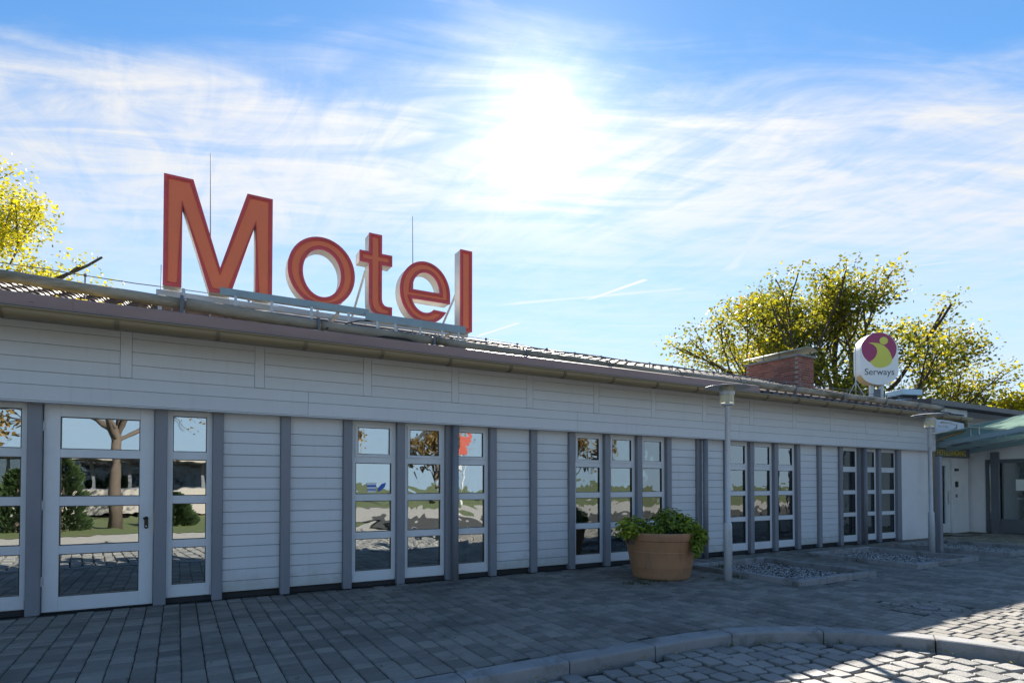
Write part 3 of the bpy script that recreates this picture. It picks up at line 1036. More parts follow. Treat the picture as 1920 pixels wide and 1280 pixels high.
# snow guard: round logs carried by steel brackets
log_pts = [(-7.2, 3.85), (-5.1, 3.85), (-3.2, 3.845), (-1.7, 3.83), (0.05, 3.785), (1.65, 3.735), (3.3, 3.72), (4.9, 3.70), (6.6, 3.685), (8.3, 3.685), (10.0, 3.69), (11.8, 3.69), (13.6, 3.675), (15.4, 3.68), (16.9, 3.68), (18.2, 3.68)]
LY = -0.45
for (xa, za), (xb, zb) in zip(log_pts[:-1], log_pts[1:]):
    m = MB()
    ns = 7
    ra = (0.063 if xb < 0.2 else 0.074) + random.uniform(-.004, .006)
    pts = [(xa + (xb - xa) * k / ns + (.02 if k == 0 else 0), LY + random.uniform(-.006, .006), za - .09 + (zb - za) * k / ns + random.uniform(-.005, .005)) for k in range(ns + 1)]
    m.tube(pts, [ra + random.uniform(-.004, .004) for _ in pts], 14)
    lg = m.build('snow_guard_log', LOG, house, smooth=True)
    xm = xa + (xb - xa) * 0.985
    zc = zb - .09
    br = MB()
    arcp = [(LY + .098 * math.cos(t), zc + .098 * math.sin(t)) for t in [R(200) - R(230) * k / 10 for k in range(11)]]
    br.extrude_x([(y, z) for y, z in arcp] + [(LY + .104 * math.cos(t), zc + .104 * math.sin(t)) for t in [R(-30) + R(230) * k / 10 for k in range(11)]], xm - .018, xm + .018)
    br.box(xm - .018, xm + .018, LY - .10, LY - .09, roof_z(LY - .095) + .0, zc - .03)
    br.build('bracket', STEEL_D, lg, fix=True)

# chimney: mortar core, single bricks on the faces in view, slab and curved sheet cover
CX0, CX1, CY0, CY1, CZ = 17.04, 17.86, 3.0, 4.95, 5.60
ch = MB().box(CX0 + .012, CX1 - .012, CY0 + .012, CY1 - .012, 4.2, CZ - .02).build('chimney', MORTAR, house)
bz = CZ - .075
row = 0
bl = MB().box(-.118, .118, -.05, .05, -.031, .031, .004).mesh('brick', BRICK)
bh = MB().box(-.056, .056, -.05, .05, -.031, .031, .004).mesh('brick', BRICK)
while bz > 4.5:
    off = 0.0 if row % 2 else 0.122
    y = CY0 + .06 + off
    while y < CY1 - .06:
        link('brick', bl, ch, (CX0 + .05 + random.uniform(-.003, .003), y + .06, bz), (0, 0, R(90)))
        y += .248
    x = CX0 + .02 + (.122 if row % 2 else .0)
    while x < CX1 - .05:
        link('brick', bl, ch, (min(x + .12, CX1 - .12), CY0 + .05 + random.uniform(-.003, .003), bz), (0, 0, 0))
        x += .248
    bz -= .0755
    row += 1
MB().box(CX0 - .06, CX1 + .06, CY0 - .06, CY1 + .06, CZ - .03, CZ + .035, .01).build('chimney_slab', CONC, ch)
cv = MB()
n = 10
for k in range(n + 1):
    t = -1 + 2 * k / n
    for yy in (CY0 - .12, CY1 + .1):
        cv.v.append((CX0 + .41 + t * .44, yy, CZ + .17 + .11 * (1 - t * t)))
for k in range(n):
    cv.f.append((2 * k, 2 * k + 1, 2 * k + 3, 2 * k + 2))
cvo = cv.build('chimney_cover', S_CREAM, ch, smooth=True)
so = cvo.modifiers.new('thickness', 'SOLIDIFY')
so.thickness = 0.012
cvo.data.materials[0] = mat('cover_sheet', (0.42, 0.42, 0.34), 0.6, 0.1, 4.0)
stay_me = MB().box(-.012, .012, -.012, .012, CZ + .035, CZ + .235).mesh('cover_stay', STEEL_D)
for yy in (CY0 + .1, CY0 + .7, CY0 + 1.3, CY1 - .1):
    for xx in (CX0 + .04, CX1 - .04):
        link('cover_stay', stay_me, ch, (xx, yy, 0))
# downpipe elbow at the right end of the gutter
dp = MB()
dp.lathe([(0.045, -.14), (0.05, -.06), (0.085, 0)], 16, (18.85, GY, GZ - .06))
dp.tube([(18.85, GY, GZ - .18), (18.85, GY, GZ - .28), (18.8, GY + .12, GZ - .38), (18.62, GY + .5, GZ - .52), (18.55, GY + .64, GZ - .6), (18.53, GY + .68, GZ - .75), (18.53, GY + .68, 0.05)], 0.045, 12)
dp.build('downpipe', GUTTER, house, smooth=True, fix=True)
wp = MB()
wp.tube([(18.0, -0.55, 3.19), (18.35, -.62, 3.18), (18.62, -.66, 3.13), (18.68, -.62, 3.05), (18.6, -.5, 2.99), (18.2, -.36, 2.93), (17.95, -.3, 2.90)], 0.022, 8)
wp.tube([(18.0, -0.50, 3.09), (18.3, -.5, 3.11), (18.5, -.48, 3.10)], 0.02, 8)
wp.build('cable_loop', S_WHITE, house, smooth=True)


# ================================================================== ROOF SIGN: Motel
def ell(cx, cz, rx, rz, a0, a1, n):
    return [(cx + rx * math.cos(R(a0 + (a1 - a0) * k / n)), cz + rz * math.sin(R(a0 + (a1 - a0) * k / n))) for k in range(n + 1)]


def area(p):
    return sum(p[i][0] * p[(i + 1) % len(p)][1] - p[(i + 1) % len(p)][0] * p[i][1] for i in range(len(p))) / 2


def inset(p, d):
    """mitred inward offset of a closed outline"""
    if area(p) < 0:
        d = -d
    out = []
    n = len(p)
    for i in range(n):
        a, b, c = Vector(p[i - 1]), Vector(p[i]), Vector(p[(i + 1) % n])
        e1, e2 = (b - a).normalized(), (c - b).normalized()
        n1, n2 = Vector((-e1.y, e1.x)), Vector((-e2.y, e2.x))
        k = n1 + n2
        if k.length < 1e-6:
            k = n1
        k = k / max(0.30, k.dot(n1))
        q = b + k * d
        out.append((q.x, q.y))
    return out


LET = []
LET.append(('capital M', [(-.186, 5.41), (.14, 5.41), (.456, 4.33), (.775, 5.385), (1.092, 5.385), (1.092, 4.0), (.88, 4.0), (.88, 5.0), (.583, 4.0), (.33, 4.0), (.021, 5.06), (.019, 4.0), (-.186, 4.0)], []))
LET.append(('letter o', ell(1.752, 4.51, .463, .492, 0, 360, 47), [ell(1.752, 4.49, .262, .338, 0, 360, 47)]))
LET.append(('letter t', [(2.421, 5.215), (2.617, 5.215), (2.617, 4.935), (2.774, 4.935), (2.774, 4.77), (2.617, 4.77), (2.617, 4.26), (2.628, 4.20), (2.66, 4.165), (2.70, 4.155), (2.774, 4.155), (2.774, 4.01), (2.60, 4.00), (2.52, 4.02), (2.455, 4.08), (2.425, 4.17), (2.421, 4.26), (2.421, 4.77), (2.281, 4.77), (2.281, 4.935), (2.421, 4.935)], []))
eo = [(3.718, 4.347)] + ell(3.308, 4.47, .413, .479, -4, 327, 52) + [(3.44, 4.222)] + ell(3.30, 4.43, .225, .275, -52, -158, 16)[1:] + [(3.085, 4.347)]
ei = ell(3.318, 4.49, .226, .29, 0, 180, 26)
LET.append(('letter e', eo, [ei]))
LET.append(('letter l', [(3.895, 5.263), (4.105, 5.263), (4.105, 3.955), (3.895, 3.955)], []))

msign = thing('roof_sign', (2.0, 0.0, 3.55), 'big red and orange channel letters reading Motel on the roof edge', 'roof sign')
msign.location = (0, 0, 0)
SY = -0.10


def dedupe(p):
    q = [p[0]]
    for a in p[1:]:
        if math.hypot(a[0] - q[-1][0], a[1] - q[-1][1]) > 1e-4:
            q.append(a)
    if math.hypot(q[0][0] - q[-1][0], q[0][1] - q[-1][1]) < 1e-4:
        q.pop()
    return q


def ring_prism(m, o, i, y0, y1):
    n = len(o)
    b = len(m.v)
    for lp, y in ((o, y0), (i, y0), (i, y1), (o, y1)):
        m.v += [(x, y, z) for x, z in lp]
    for k in range(n):
        q = (k + 1) % n
        for r in range(4):
            r2 = (r + 1) % 4
            m.f.append((b + r * n + k, b + r * n + q, b + r2 * n + q, b + r2 * n + k))


for nm, outer, holes in LET:
    outer = dedupe(outer)
    holes = [dedupe(h) for h in holes]
    fn = lambda a, b, d: (a, d, b)
    bo = inset(outer, .004)
    bh = [inset(h, -.004) for h in holes]
    body = MB()
    body.poly_prism(bo, bh, fn, SY + .024, SY + .235)
    L = body.build('letter', WHITE_SIDE, msign, fix=True)
    L['label'] = nm + ' of the red roof sign'
    rim = MB()
    ring_prism(rim, outer, inset(outer, .034), SY, SY + .023)
    for h in holes:
        ring_prism(rim, h, inset(h, -.034), SY, SY + .023)
    rim.build('rim', RED, L, fix=True)
    rim2 = MB()
    ring_prism(rim2, inset(outer, .044), inset(outer, .052), SY + .006, SY + .0135)
    for h in holes:
        ring_prism(rim2, inset(h, -.044), inset(h, -.052), SY + .006, SY + .0135)
    rim2.build('inner_rim', RED, L, fix=True)
    face = MB()
    face.poly_prism(inset(outer, .0345), [inset(h, -.0345) for h in holes], fn, SY + .014, SY + .0235)
    face.build('face', ORANGE, L, fix=True)

bm_ = MB()
bm_.extrude_x([(-.40, 3.985), (-.33, 3.985), (-.33, 3.975), (-.392, 3.975), (-.392, 3.905), (-.33, 3.905), (-.33, 3.895), (-.40, 3.895)], .44, 2.34)
bm_.build('front_channel', BEAM, msign, fix=True)
bm_ = MB()
bm_.extrude_x([(-.42, 3.935), (-.33, 3.935), (-.33, 3.925), (-.412, 3.925), (-.412, 3.835), (-.33, 3.835), (-.33, 3.825), (-.42, 3.825)], 2.28, 3.84)
bm_.build('front_channel', BEAM, msign, fix=True)
MB().box(-.26, 4.1, .04, .10, 3.90, 3.975, .004).build('rear_rail', STEEL, msign)
for q in ((.02, .06, -.36, .06, 3.86, 3.899), (1.9, 1.94, -.329, .06, 3.86, 3.899), (3.6, 3.64, -.329, .06, 3.80, 3.824)):
    MB().box(*q).build('cross_bar', STEEL, msign)
foot = MB().box(-.016, .016, -.41, -.397, 3.42, 3.90).box(-.022, .022, -.412, -.404, 3.60, 3.64).mesh('foot', STEEL)
for fx in (.04, .62, 1.05, 1.55, 2.05, 2.45, 2.72, 3.1, 3.45, 3.72):
    link('foot', foot, msign, (fx, -.012 if fx > 2.3 else 0, -.075 if fx > 2.3 else 0))
rleg = MB().box(-.02, .02, .055, .085, 3.45, 3.90).mesh('rear_leg', STEEL)
for fx in (-.22, .9, 1.9, 2.9, 4.02):
    link('rear_leg', rleg, msign, (fx, .0, 0))
for fx, z in ((.95, 4.6), (2.43, 4.72), (3.98, 4.75)):
    MB().tube([(fx, .13, z), (fx, 1.25, 3.99)], .018, 6).build('brace', STEEL, msign)
gus = MB()
gus.poly_prism([(.135, 3.95), (.34, 3.95), (.135, 4.32)], [], lambda a, b, d: (d, a, b), -.215, -.205)
gus.build('gusset', STEEL, msign, fix=True)

MB().tube([(2.4, -.36, 3.83), (2.2, -.42, 3.80), (2.0, -.46, 3.72), (1.8, -.5, 3.66), (1.72, -.52, 3.60)], .009, 6).build('cable', BLACK, msign, smooth=True)
MB().tube([(2.35, -.57, 3.55), (2.5, -.62, 3.57), (2.8, -.63, 3.57), (3.0, -.6, 3.54)], .012, 6).build('cable', BLACK, msign, smooth=True)
rod_group = 'lightning rods behind the roof sign'
for x, zt, lb in ((.385, 6.36, 'thin tall lightning rod standing behind the letter M'), (3.50, 6.14, 'thin lightning rod standing between letters t and e')):
    t = thing('lightning_rod', (x, 1.0, 3.85), lb, 'lightning rod', rod_group)
    MB().tube([(0, 0, 0.0), (0, 0, 1.2), (-.01, 0, zt - 3.85)], [.011, .009, .005], 6).build('rod', STEEL_D, t)
    MB().lathe([(.12, 0), (.13, .02), (.10, .08), (.03, .10)], 12).build('base', CONC, t)
wire = thing('lightning_wire', (0, .3, 3.9), 'thin lightning conductor wire on small holders along the roof', 'wire')
wz = lambda x: (4.09 if x < 0 else 4.09 - .14 * min(1, x / 6.0))
m = MB()
pts = []
x = -7.0
while x <= 18.6:
    pts.append((x, 0, wz(x) - 3.9 + .01 * math.sin(x * 3)))
    x += .465
m.tube(pts, .006, 5)
m.build('conductor', STEEL_D, wire)
hm = MB().box(-.008, .008, -.008, .008, -.42, .0).box(-.016, .016, -.016, .016, -.012, .018).mesh('holder', STEEL_D)
x = -6.6
while x < 18.5:
    link('holder', hm, wire, (x, 0, wz(x) - 3.9))
    x += .93 if x < 4.0 else .62
# autumn leaves lying on the tiles behind the eave strip
lf = MB()
for k in range(900):
    x = random.choice([random.gauss(-1.5, .45), random.gauss(-1.3, .5), random.gauss(-.75, .35), random.uniform(-4, 4)])
    y = random.uniform(-.72, -.30)
    z = roof_z(y) + .08 + random.uniform(0, .07 if x < -.2 else .01)
    a = random.uniform(0, 6.28)
    e = random.uniform(.025, .055)
    d1 = Vector((math.cos(a), math.sin(a), random.uniform(-.5, .7))) * e
    d2 = Vector((-math.sin(a), math.cos(a), random.uniform(-.5, .7))) * e * .7
    q = Vector((x, y, z))
    lf.quad(q - d1, q + d2 * .9, q + d1, q - d2 * .9)
tag(lf.build('fallen_leaves', LEAF_F), 'yellow fallen leaves caught on the tiles under the snow log', 'leaves', kind='stuff')


# ================================================================== ANNEX, ENTRANCE, CANOPY
annex = thing('annex_building', (21, .3, 0), 'white plastered annex with dark roof edge at the right end', 'building')
annex.location = (0, 0, 0)
AY = 0.45
for x0, x1, z0, z1 in ((18.44, 19.78, 0, 3.86), (20.86, 21.9, 0, 3.86), (19.78, 20.86, 2.28, 3.86)):
    MB().box(x0, x1, AY, AY + .25, z0, z1).build('wall', PLASTER, annex)
MB().box(21.9, 34, AY + .9, AY + 1.15, 0, 3.86).build('wall', PLASTER, annex)
MB().box(21.65, 21.9, AY + .25, AY + .9, 0, 3.86).build('wall', PLASTER, annex)
MB().box(33.8, 34, AY + 1.15, 8, 0, 3.86).build('wall', PLASTER, annex)
rfm = MB()
rfm.extrude_x([(0.18, 3.87), (0.18, 4.02), (8.3, 4.5), (8.3, 4.3)], 15.8 + 3.3, 34.5)
rfm.build('roof', ROOFEDGE, annex, fix=True)
MB().box(19.3, 34.2, .6, 8, 3.862, 3.868).build('eave_soffit', PAINT_FR, annex)
# white entrance door with tall glazing
dr = frame_mesh(19.785, 20.855, 0.02, 2.275, [(19.98, 20.62, .30, 2.08)], AY + .06, AY + .12).build('entrance_door', PAINT_FR, annex, fix=True)
pane(dr, 19.975, 20.625, .296, 2.084, AY + .09, PANE_D)
MB().box(20.70, 20.725, AY + .02, AY + .04, .9, 1.3).build('handle', STEEL, dr)
MB().box(19.79, 20.85, AY + .3, AY + .32, .02, 2.27).build('door_lining', CURTAIN, annex)
# intercom, letter slot and house number plate beside it
MB().box(21.05, 21.19, AY - .035, AY - .001, 1.42, 1.60, .005).build('intercom', BLACK, annex)
MB().box(21.07, 21.16, AY - .02, AY - .001, 1.10, 1.20, .004).build('key_box', STEEL_D, annex)
MB().box(21.02, 21.2, AY - .05, AY - .001, 1.92, 2.0, .01).build('spot_light', BLACK, annex)
hs = MB().box(19.5, 21.85, AY - .08, AY - .005, 2.33, 2.62, .006).build('sign_board', STEEL_D, annex)


def text_mesh(name, body, mat_, parent, size, align='CENTER', depth=.003):
    cu = bpy.data.curves.new(name, 'FONT')
    cu.body = body
    cu.size = size
    cu.align_x = align
    cu.extrude = depth
    tmp = bpy.data.objects.new('tmp_text', cu)
    COL.objects.link(tmp)
    bpy.context.view_layer.update()
    me = bpy.data.meshes.new_from_object(tmp.evaluated_get(bpy.context.evaluated_depsgraph_get()))
    bpy.data.objects.remove(tmp)
    me.materials.clear()
    me.materials.append(mat_)
    return link(name, me, parent)


tx = text_mesh('lettering', 'HOTELEINGANG', YELLOW, hs, .235)
tx.location = (20.68, AY - .084, 2.39)
tx.rotation_euler = (R(90), 0, 0)

# low entrance wing facing the forecourt, with a glazed steel door
MB().box(22.0, 22.25, -.98 + 1.02, AY + .89, 0, 2.95).build('entrance_wall', PLASTER, annex)
MB().box(22.0, 22.25, -6.0, -1.20, 0, 2.95).build('entrance_wall', PLASTER, annex)
MB().box(22.0, 22.25, -1.20, .04, 2.28, 2.95).build('entrance_wall', PLASTER, annex)
MB().box(22.0, 27, -6.0, AY + .88, 2.952, 3.06, .01).build('flat_roof', ROOFEDGE, annex)
gd = MB()
for y0, y1, z0, z1 in ((-1.195, -1.12, 0.02, 2.275), (-.05, .035, 0.02, 2.275), (-1.12, -.05, 0.02, .45), (-1.12, -.05, 2.16, 2.275)):
    gd.box(22.03, 22.09, y0, y1, z0, z1, .003)
gd = gd.build('glass_door', STEEL_D, annex)
MB().box(22.055, 22.061, -1.12, -.05, .45, 2.16).build('pane', PANE_D, gd)
MB().tube([(22.03, -1.05, 1.08), (21.97, -1.05, 1.08), (21.96, -1.0, 1.08), (21.96, -.78, 1.08)], .012, 8).build('handle', STEEL, gd)
MB().box(22.045, 22.053, -.96, -.72, 1.32, 1.66).build('notice', PAPER, gd)
MB().box(22.3, 22.32, -1.2, 0, .02, 2.2).build('door_lining', CURTAIN, annex)
MB().box(21.88, 21.99, -.35, -.15, 0, 2.5).build('corner_post', STEEL_D, annex)
fe = thing('fire_extinguisher', (21.86, -1.14, 0), 'small dark red bucket by the glazed entrance door', 'bucket')
MB().lathe([(.06, .0), (.065, .02), (.085, .28), (.09, .30), (.08, .30), (.06, .05)], 16, capt=False).build('body', REDSIGN, fe, smooth=True)
fe.name = 'bucket'
MB().tube([(-.088, 0, .29), (-.06, 0, .36), (0, 0, .39), (.06, 0, .36), (.088, 0, .29)], .006, 6).build('handle', STEEL_D, fe)

mt = thing('door_mat', (20.3, .02, 0), 'dark rubber mat in front of the white entrance door', 'door mat')
MB().box(-.5, .5, -.35, .35, .003, .016, .004).build('mat_sheet', BLACK, mt)
canopy = thing('entrance_canopy', (19.5, 0, 2.1), 'sloping green glass canopy on grey steel beams over the entrance', 'canopy')
canopy.location = (0, 0, 0)
cz = lambda y: 2.47 + .15 * (-y)
for cx in (18.75, 20.3, 21.8):
    m = MB()
    m.quad((cx - .05, .35, cz(.35)), (cx + .05, .35, cz(.35)), (cx + .05, -4.6, cz(-4.6)), (cx - .05, -4.6, cz(-4.6)))
    m.v = [(a, b, c + .07) for a, b, c in m.v]
    m.v += [(a, b, c + .13) for a, b, c in m.v]
    m.f += [(4, 7, 6, 5), (0, 4, 5, 1), (1, 5, 6, 2), (2, 6, 7, 3), (3, 7, 4, 0)]
    m.build('beam', BEAM, canopy, fix=True)
for k, (ya, yb) in enumerate(((.3, -1.05), (-1.0, -2.35), (-2.3, -3.65), (-3.6, -4.9))):
    m = MB()
    zo = .40 + .05 * k
    m.poly_prism([(18.45, ya), (22.0 - .02, ya), (22.0 - .02, yb), (18.45, yb)], [], lambda a, b, d: (a, b, cz(b) + zo + d), 0.0, .014)
    m.build('glass_plate', GREENGL, canopy, fix=True)
    for cx in (18.75, 20.3, 21.8):
        for yy in (ya - .12, yb + .12):
            MB().tube([(cx, yy, cz(yy) + .20), (cx, yy, cz(yy) + zo + .05)], .014, 8).build('glass_clamp', STEEL, canopy)
MB().box(18.7, 21.85, .10, .18, 2.66, 2.80).build('cross_beam', STEEL_D, canopy)
for cx in (18.75, 21.8):
    MB().tube([(cx, -4.4, 0), (cx, -4.4, cz(-4.4))], .05, 12).build('canopy_post', POST, canopy)
pst = thing('steel_post', (14.66, -1.98, 0), 'slim dark square post close behind the far lamp post', 'post')
MB().box(-.055, .055, -.055, .055, 0, 2.12, .006).build('shaft', POST, pst)
MB().box(-.085, .085, -.085, .085, 0.002, .016, .003).build('foot_plate', STEEL_D, pst)


# ================================================================== SERWAYS SIGN and roof equipment
ss = thing('logo_sign', (20.7, 2.6, 4.15), 'white rounded sign box with burgundy disc and yellow figure reading Serways', 'sign', rz=math.atan2(.49, .87) * -1)
W2 = .65
ol = ell(0, .22, W2, .66, 0, 180, 24) + ell(0, -.42, W2, .48, 180, 360, 24)
fnl = lambda a, b, d: (a, d, 1.62 + b)
sb = MB()
sb.poly_prism(dedupe(ol), [], fnl, -.19, .19)
box_ = sb.build('sign_box', S_WHITE, ss, fix=True)
eb = MB()
lower = ell(0, -.42, W2 + .004, .484, 198, 342, 22)
for y0, y1 in ((-.17, .17),):
    b = len(eb.v)
    for a_, c_ in lower:
        eb.v += [(a_, y0, 1.62 + c_), (a_, y1, 1.62 + c_)]
    for k in range(len(lower) - 1):
        eb.f.append((b + 2 * k, b + 2 * k + 1, b + 2 * k + 3, b + 2 * k + 2))
eb.build('lower_edge', S_CREAM, box_)
cv_ = lambda px, py: ((px - 702) / 388, (582 - py) / 435)
dm = MB()
dm.poly_prism(dedupe([cv_(700 + 230 * math.cos(t), 440 - 238 * math.sin(t)) for t in [2 * math.pi * k / 48 for k in range(48)]]), [], fnl, -.194, -.1905)
disc = dm.build('disc', S_BURG, box_, fix=True)
fg = MB()
bodyp = [(560, 350), (620, 350), (700, 362), (765, 395), (815, 445), (848, 510), (868, 585), (874, 600), (850, 660), (800, 700), (735, 720), (690, 722), (635, 705), (575, 632), (620, 600), (650, 560), (670, 510), (674, 465), (660, 420), (630, 385), (595, 366)]
fg.poly_prism([cv_(*p) for p in bodyp], [], fnl, -.198, -.1943)
fg.poly_prism([cv_(762 + 56 * math.cos(t), 322 - 56 * math.sin(t)) for t in [2 * math.pi * k / 24 for k in range(24)]], [], fnl, -.198, -.1943)
fg.build('figure', S_YEL, box_, fix=True)
tx = text_mesh('lettering', 'Serways', S_TEXT, box_, .31)
tx.location = (0.0, -.195, 1.62 - .56)
tx.rotation_euler = (R(90), 0, 0)
for q in (-.17, .17):
    MB().box(q - .05, q + .05, -.06, .06, -.1, .75).build('stand', STEEL, ss)
MB().box(-.4, .4, -.25, .25, -.13, -.101).build('base_plate', STEEL_D, ss)
MB().box(-.11, .11, -.05, .05, .0, .6).build('junction', STEEL_D, ss)

vu = thing('ventilation_unit', (21.75, 2.3, 4.12), 'pale blue metal ventilation box on the roof beside the logo sign', 'vent unit', rz=R(-20))
MB().box(-.45, .35, -.35, .35, 0, .28, .02).build('casing', ACBOX, vu)
MB().box(-.35, .45, -.38, .38, .42, .62, .02).build('hood', ACBOX, vu)
MB().box(-.3, .3, -.3, .3, .281, .419).build('louvre', DARK, vu)
am = thing('antenna_mast', (19.5, 2.6, 4.15), 'thin antenna mast on tripod left of the logo sign', 'antenna')
MB().tube([(0, 0, .55), (0, 0, 2.1)], .016, 6).build('mast', STEEL, am)
for a in (30, 150, 270):
    MB().tube([(0, 0, .75), (.45 * math.cos(R(a)), .45 * math.sin(R(a)), -.05)], .014, 6).build('leg', STEEL, am)
ar = thing('lightning_rod', (22.3, 2.6, 4.15), 'thin rod standing right of the logo sign', 'lightning rod')
MB().tube([(0, 0, 0), (0, 0, 1.75)], [.012, .008], 6).build('rod', STEEL, ar)
MB().lathe([(.12, -.04), (.12, .03), (.03, .06)], 10).build('base', CONC, ar)


# ================================================================== LAMP POSTS
def lamp(loc, label, lean):
    t = thing('lamp_post', loc, label, 'lamp post', 'disc topped lamp posts on the forecourt')
    pm = MB()
    pm.lathe([(.062, -.02), (.062, .86), (.058, .895), (.041, .91), (.041, 2.72), (.047, 2.725), (.047, 2.745)], 20)
    pm.build('pole', LAMP_POLE, t, fix=True, smooth=False)
    pole = t.children[0]
    for p in pole.data.polygons:
        p.use_smooth = len(p.vertices) == 4
    MB().box(-.03, .03, -.0655, -.0615, .35, .68, .002).build('service_hatch', LAMP_POLE, pole)
    hd = MB()
    hd.lathe([(.085, 2.746), (.092, 2.752), (.092, 2.775), (.055, 2.782)], 24)
    head = hd.build('lamp_head', LAMP_POLE, t)
    MB().lathe([(.10, 2.905), (.112, 2.91), (.112, 2.965), (.10, 2.97)], 24).build('collar', LAMP_POLE, head)
    MB().lathe([(.098, 2.783), (.098, 3.045)], 24, capb=False, capt=False).build('glass_cylinder', CLEAR, head, smooth=True)
    MB().lathe([(.03, 2.783), (.036, 2.80), (.036, 2.92), (.02, 2.95)], 16).build('bulb', PAPER, head, smooth=True)
    for k in range(3):
        a = k * 2.094 + .4
        MB().tube([(.118 * math.cos(a), .118 * math.sin(a), 2.76), (.118 * math.cos(a), .118 * math.sin(a), 3.04)], .006, 6).build('stay', STEEL, head)
    dk = MB()
    dk.lathe([(.0, 3.046), (.10, 3.046), (.24, 3.041), (.345, 3.024), (.349, 3.027), (.345, 3.030), (.24, 3.049), (.10, 3.058), (0, 3.060)], 48, capb=False, capt=False)
    d = dk.build('disc_shade', LAMP_POLE, t, smooth=True)
    t.rotation_euler = (lean, 0, random.uniform(0, 2))
    return t


lamp((7.50, -2.27, 0), 'grey lamp post with flat disc top nearest the planter', R(.3))
lamp((14.42, -1.94, 0), 'grey lamp post with flat disc top at the far end before the entrance', R(-.3))

# ================================================================== GRAVEL BEDS
names = ['square gravel bed in concrete edging beside the nearer lamp post', 'square gravel bed in concrete edging between the two lamp posts', 'square gravel bed in concrete edging beside the far lamp post']
for (x0, x1, y0, y1), lb in zip(BEDS, names):
    t = thing('gravel_bed', (x0, y0, 0), lb, 'gravel bed', 'gravel beds on the forecourt')
    w, d = x1 - x0, y1 - y0
    e = .11
    tz = .085
    for horiz, a, b, c in ((1, 0, w, 0), (1, 0, w, d - e), (0, e, d - e, 0), (0, e, d - e, w - e)):
        n = 3 if horiz else 2
        for k in range(n):
            p, q = a + (b - a) * k / n + .003, a + (b - a) * (k + 1) / n - .003
            zt = tz + random.uniform(-.006, .006)
            m = MB().box(p, q, c, c + e, -.04, zt, .012) if horiz else MB().box(c, c + e, p, q, -.04, zt, .012)
            m.build('edging_stone', CONC, t)
    MB().box(e, w - e, e, d - e, -.06, -.035).build('bed_floor', SOIL, t)
    g = MB()
    oct_ = [(1, 0, 0), (-1, 0, 0), (0, 1, 0), (0, -1, 0), (0, 0, 1), (0, 0, -1)]
    of = [(0, 2, 4), (2, 1, 4), (1, 3, 4), (3, 0, 4), (2, 0, 5), (1, 2, 5), (3, 1, 5), (0, 3, 5)]
    for k in range(4200):
        r = random.uniform(.010, .026)
        c = (random.uniform(e + .01, w - e - .01), random.uniform(e + .01, d - e - .01), random.uniform(-.03, -.008))
        a = random.uniform(0, 6.28)
        sx, sy, sz = r * random.uniform(.8, 1.3), r * random.uniform(.7, 1.1), r * random.uniform(.5, .8)
        ca_, sa_ = math.cos(a), math.sin(a)
        i0 = len(g.v)
        tl = random.uniform(-.5, .5)
        for (px, py, pz) in oct_:
            X, Y, Zz = px * sx, py * sy, pz * sz + px * sx * tl
            g.v.append((c[0] + X * ca_ - Y * sa_, c[1] + X * sa_ + Y * ca_, c[2] + Zz))
        g.f += [tuple(i0 + q for q in f) for f in of]
    tag(g.build('gravel', GRAVEL, t), kind='stuff')


# ================================================================== PLANTER with plants
PX, PY = 6.88, -1.45
pot = thing('planter', (PX, PY, 0), 'big terracotta coloured plastic tub planter on the paving', 'planter')
pr = [(.47, .0), (.49, .01), (.505, .06), (.505, .075), (.512, .08), (.512, .10), (.518, .105), (.525, .16), (.528, .165), (.528, .18), (.568, .385), (.574, .39), (.574, .402), (.572, .408), (.612, .555), (.622, .558), (.632, .565), (.640, .60), (.652, .655), (.648, .672), (.63, .676), (.612, .665), (.60, .60), (.58, .55)]
b = MB()
b.lathe([(r * (.92 + .06 * z), z * 1.10) for r, z in pr], 64, capt=False)
b.build('tub', TERRA, pot, fix=True, smooth=True)
em = pot.children[0]
em.data.set_sharp_from_angle(angle=R(28)) if hasattr(em.data, 'set_sharp_from_angle') else None
MB().lathe([(.0, .60), (.3, .64), (.535, .61)], 32, capb=False, capt=False).build('soil', SOIL, pot, smooth=True)


def plant(name, label, clumps, seed, mat_, size=(.028, .055)):
    rng = random.Random(seed)
    t = thing(name, (PX, PY, .58), label, 'plant', 'plants in the terracotta tub')
    lf, st = MB(), MB()
    for (cx, cy, cz, rx, ry, rz, n) in clumps:
        for k in range(n):
            while True:
                v = Vector((rng.uniform(-1, 1), rng.uniform(-1, 1), rng.uniform(-1, 1)))
                if .35 < v.length < 1:
                    break
            v *= (0.75 + .35 * rng.random())
            p = Vector((cx + v.x * rx, cy + v.y * ry, cz + v.z * rz))
            out = Vector((v.x, v.y, v.z * .6 + .5)).normalized()
            e = rng.uniform(*size)
            a = out.orthogonal().normalized()
            a.rotate(Matrix.Rotation(rng.uniform(0, 6.28), 3, out))
            nn = (out + Vector((rng.uniform(-.6, .6), rng.uniform(-.6, .6), rng.uniform(-.2, .6)))).normalized()
            c = nn.cross(a).normalized()
            a = c.cross(nn)
            i0 = len(lf.v)
            q = nn * e * .25
            lf.v += [tuple(p - a * e), tuple(p + c * e * .55 + q), tuple(p + a * e), tuple(p - c * e * .55 + q)]
            lf.f += [(i0, i0 + 1, i0 + 2), (i0, i0 + 2, i0 + 3)]
        for k in range(max(6, n // 30)):
            a = rng.uniform(0, 6.28)
            r = rng.random()
            st.tube([(cx + .3 * rx * math.cos(a), cy + .3 * ry * math.sin(a), -.02), (cx + .6 * rx * r * math.cos(a), cy + .6 * ry * r * math.sin(a), cz * .6), (cx + rx * r * math.cos(a), cy + ry * r * math.sin(a), cz + rz * .5)], [.006, .004, .002], 4)
    lf.build('foliage', mat_, t)
    st.build('stems', BARK, t)
    return t


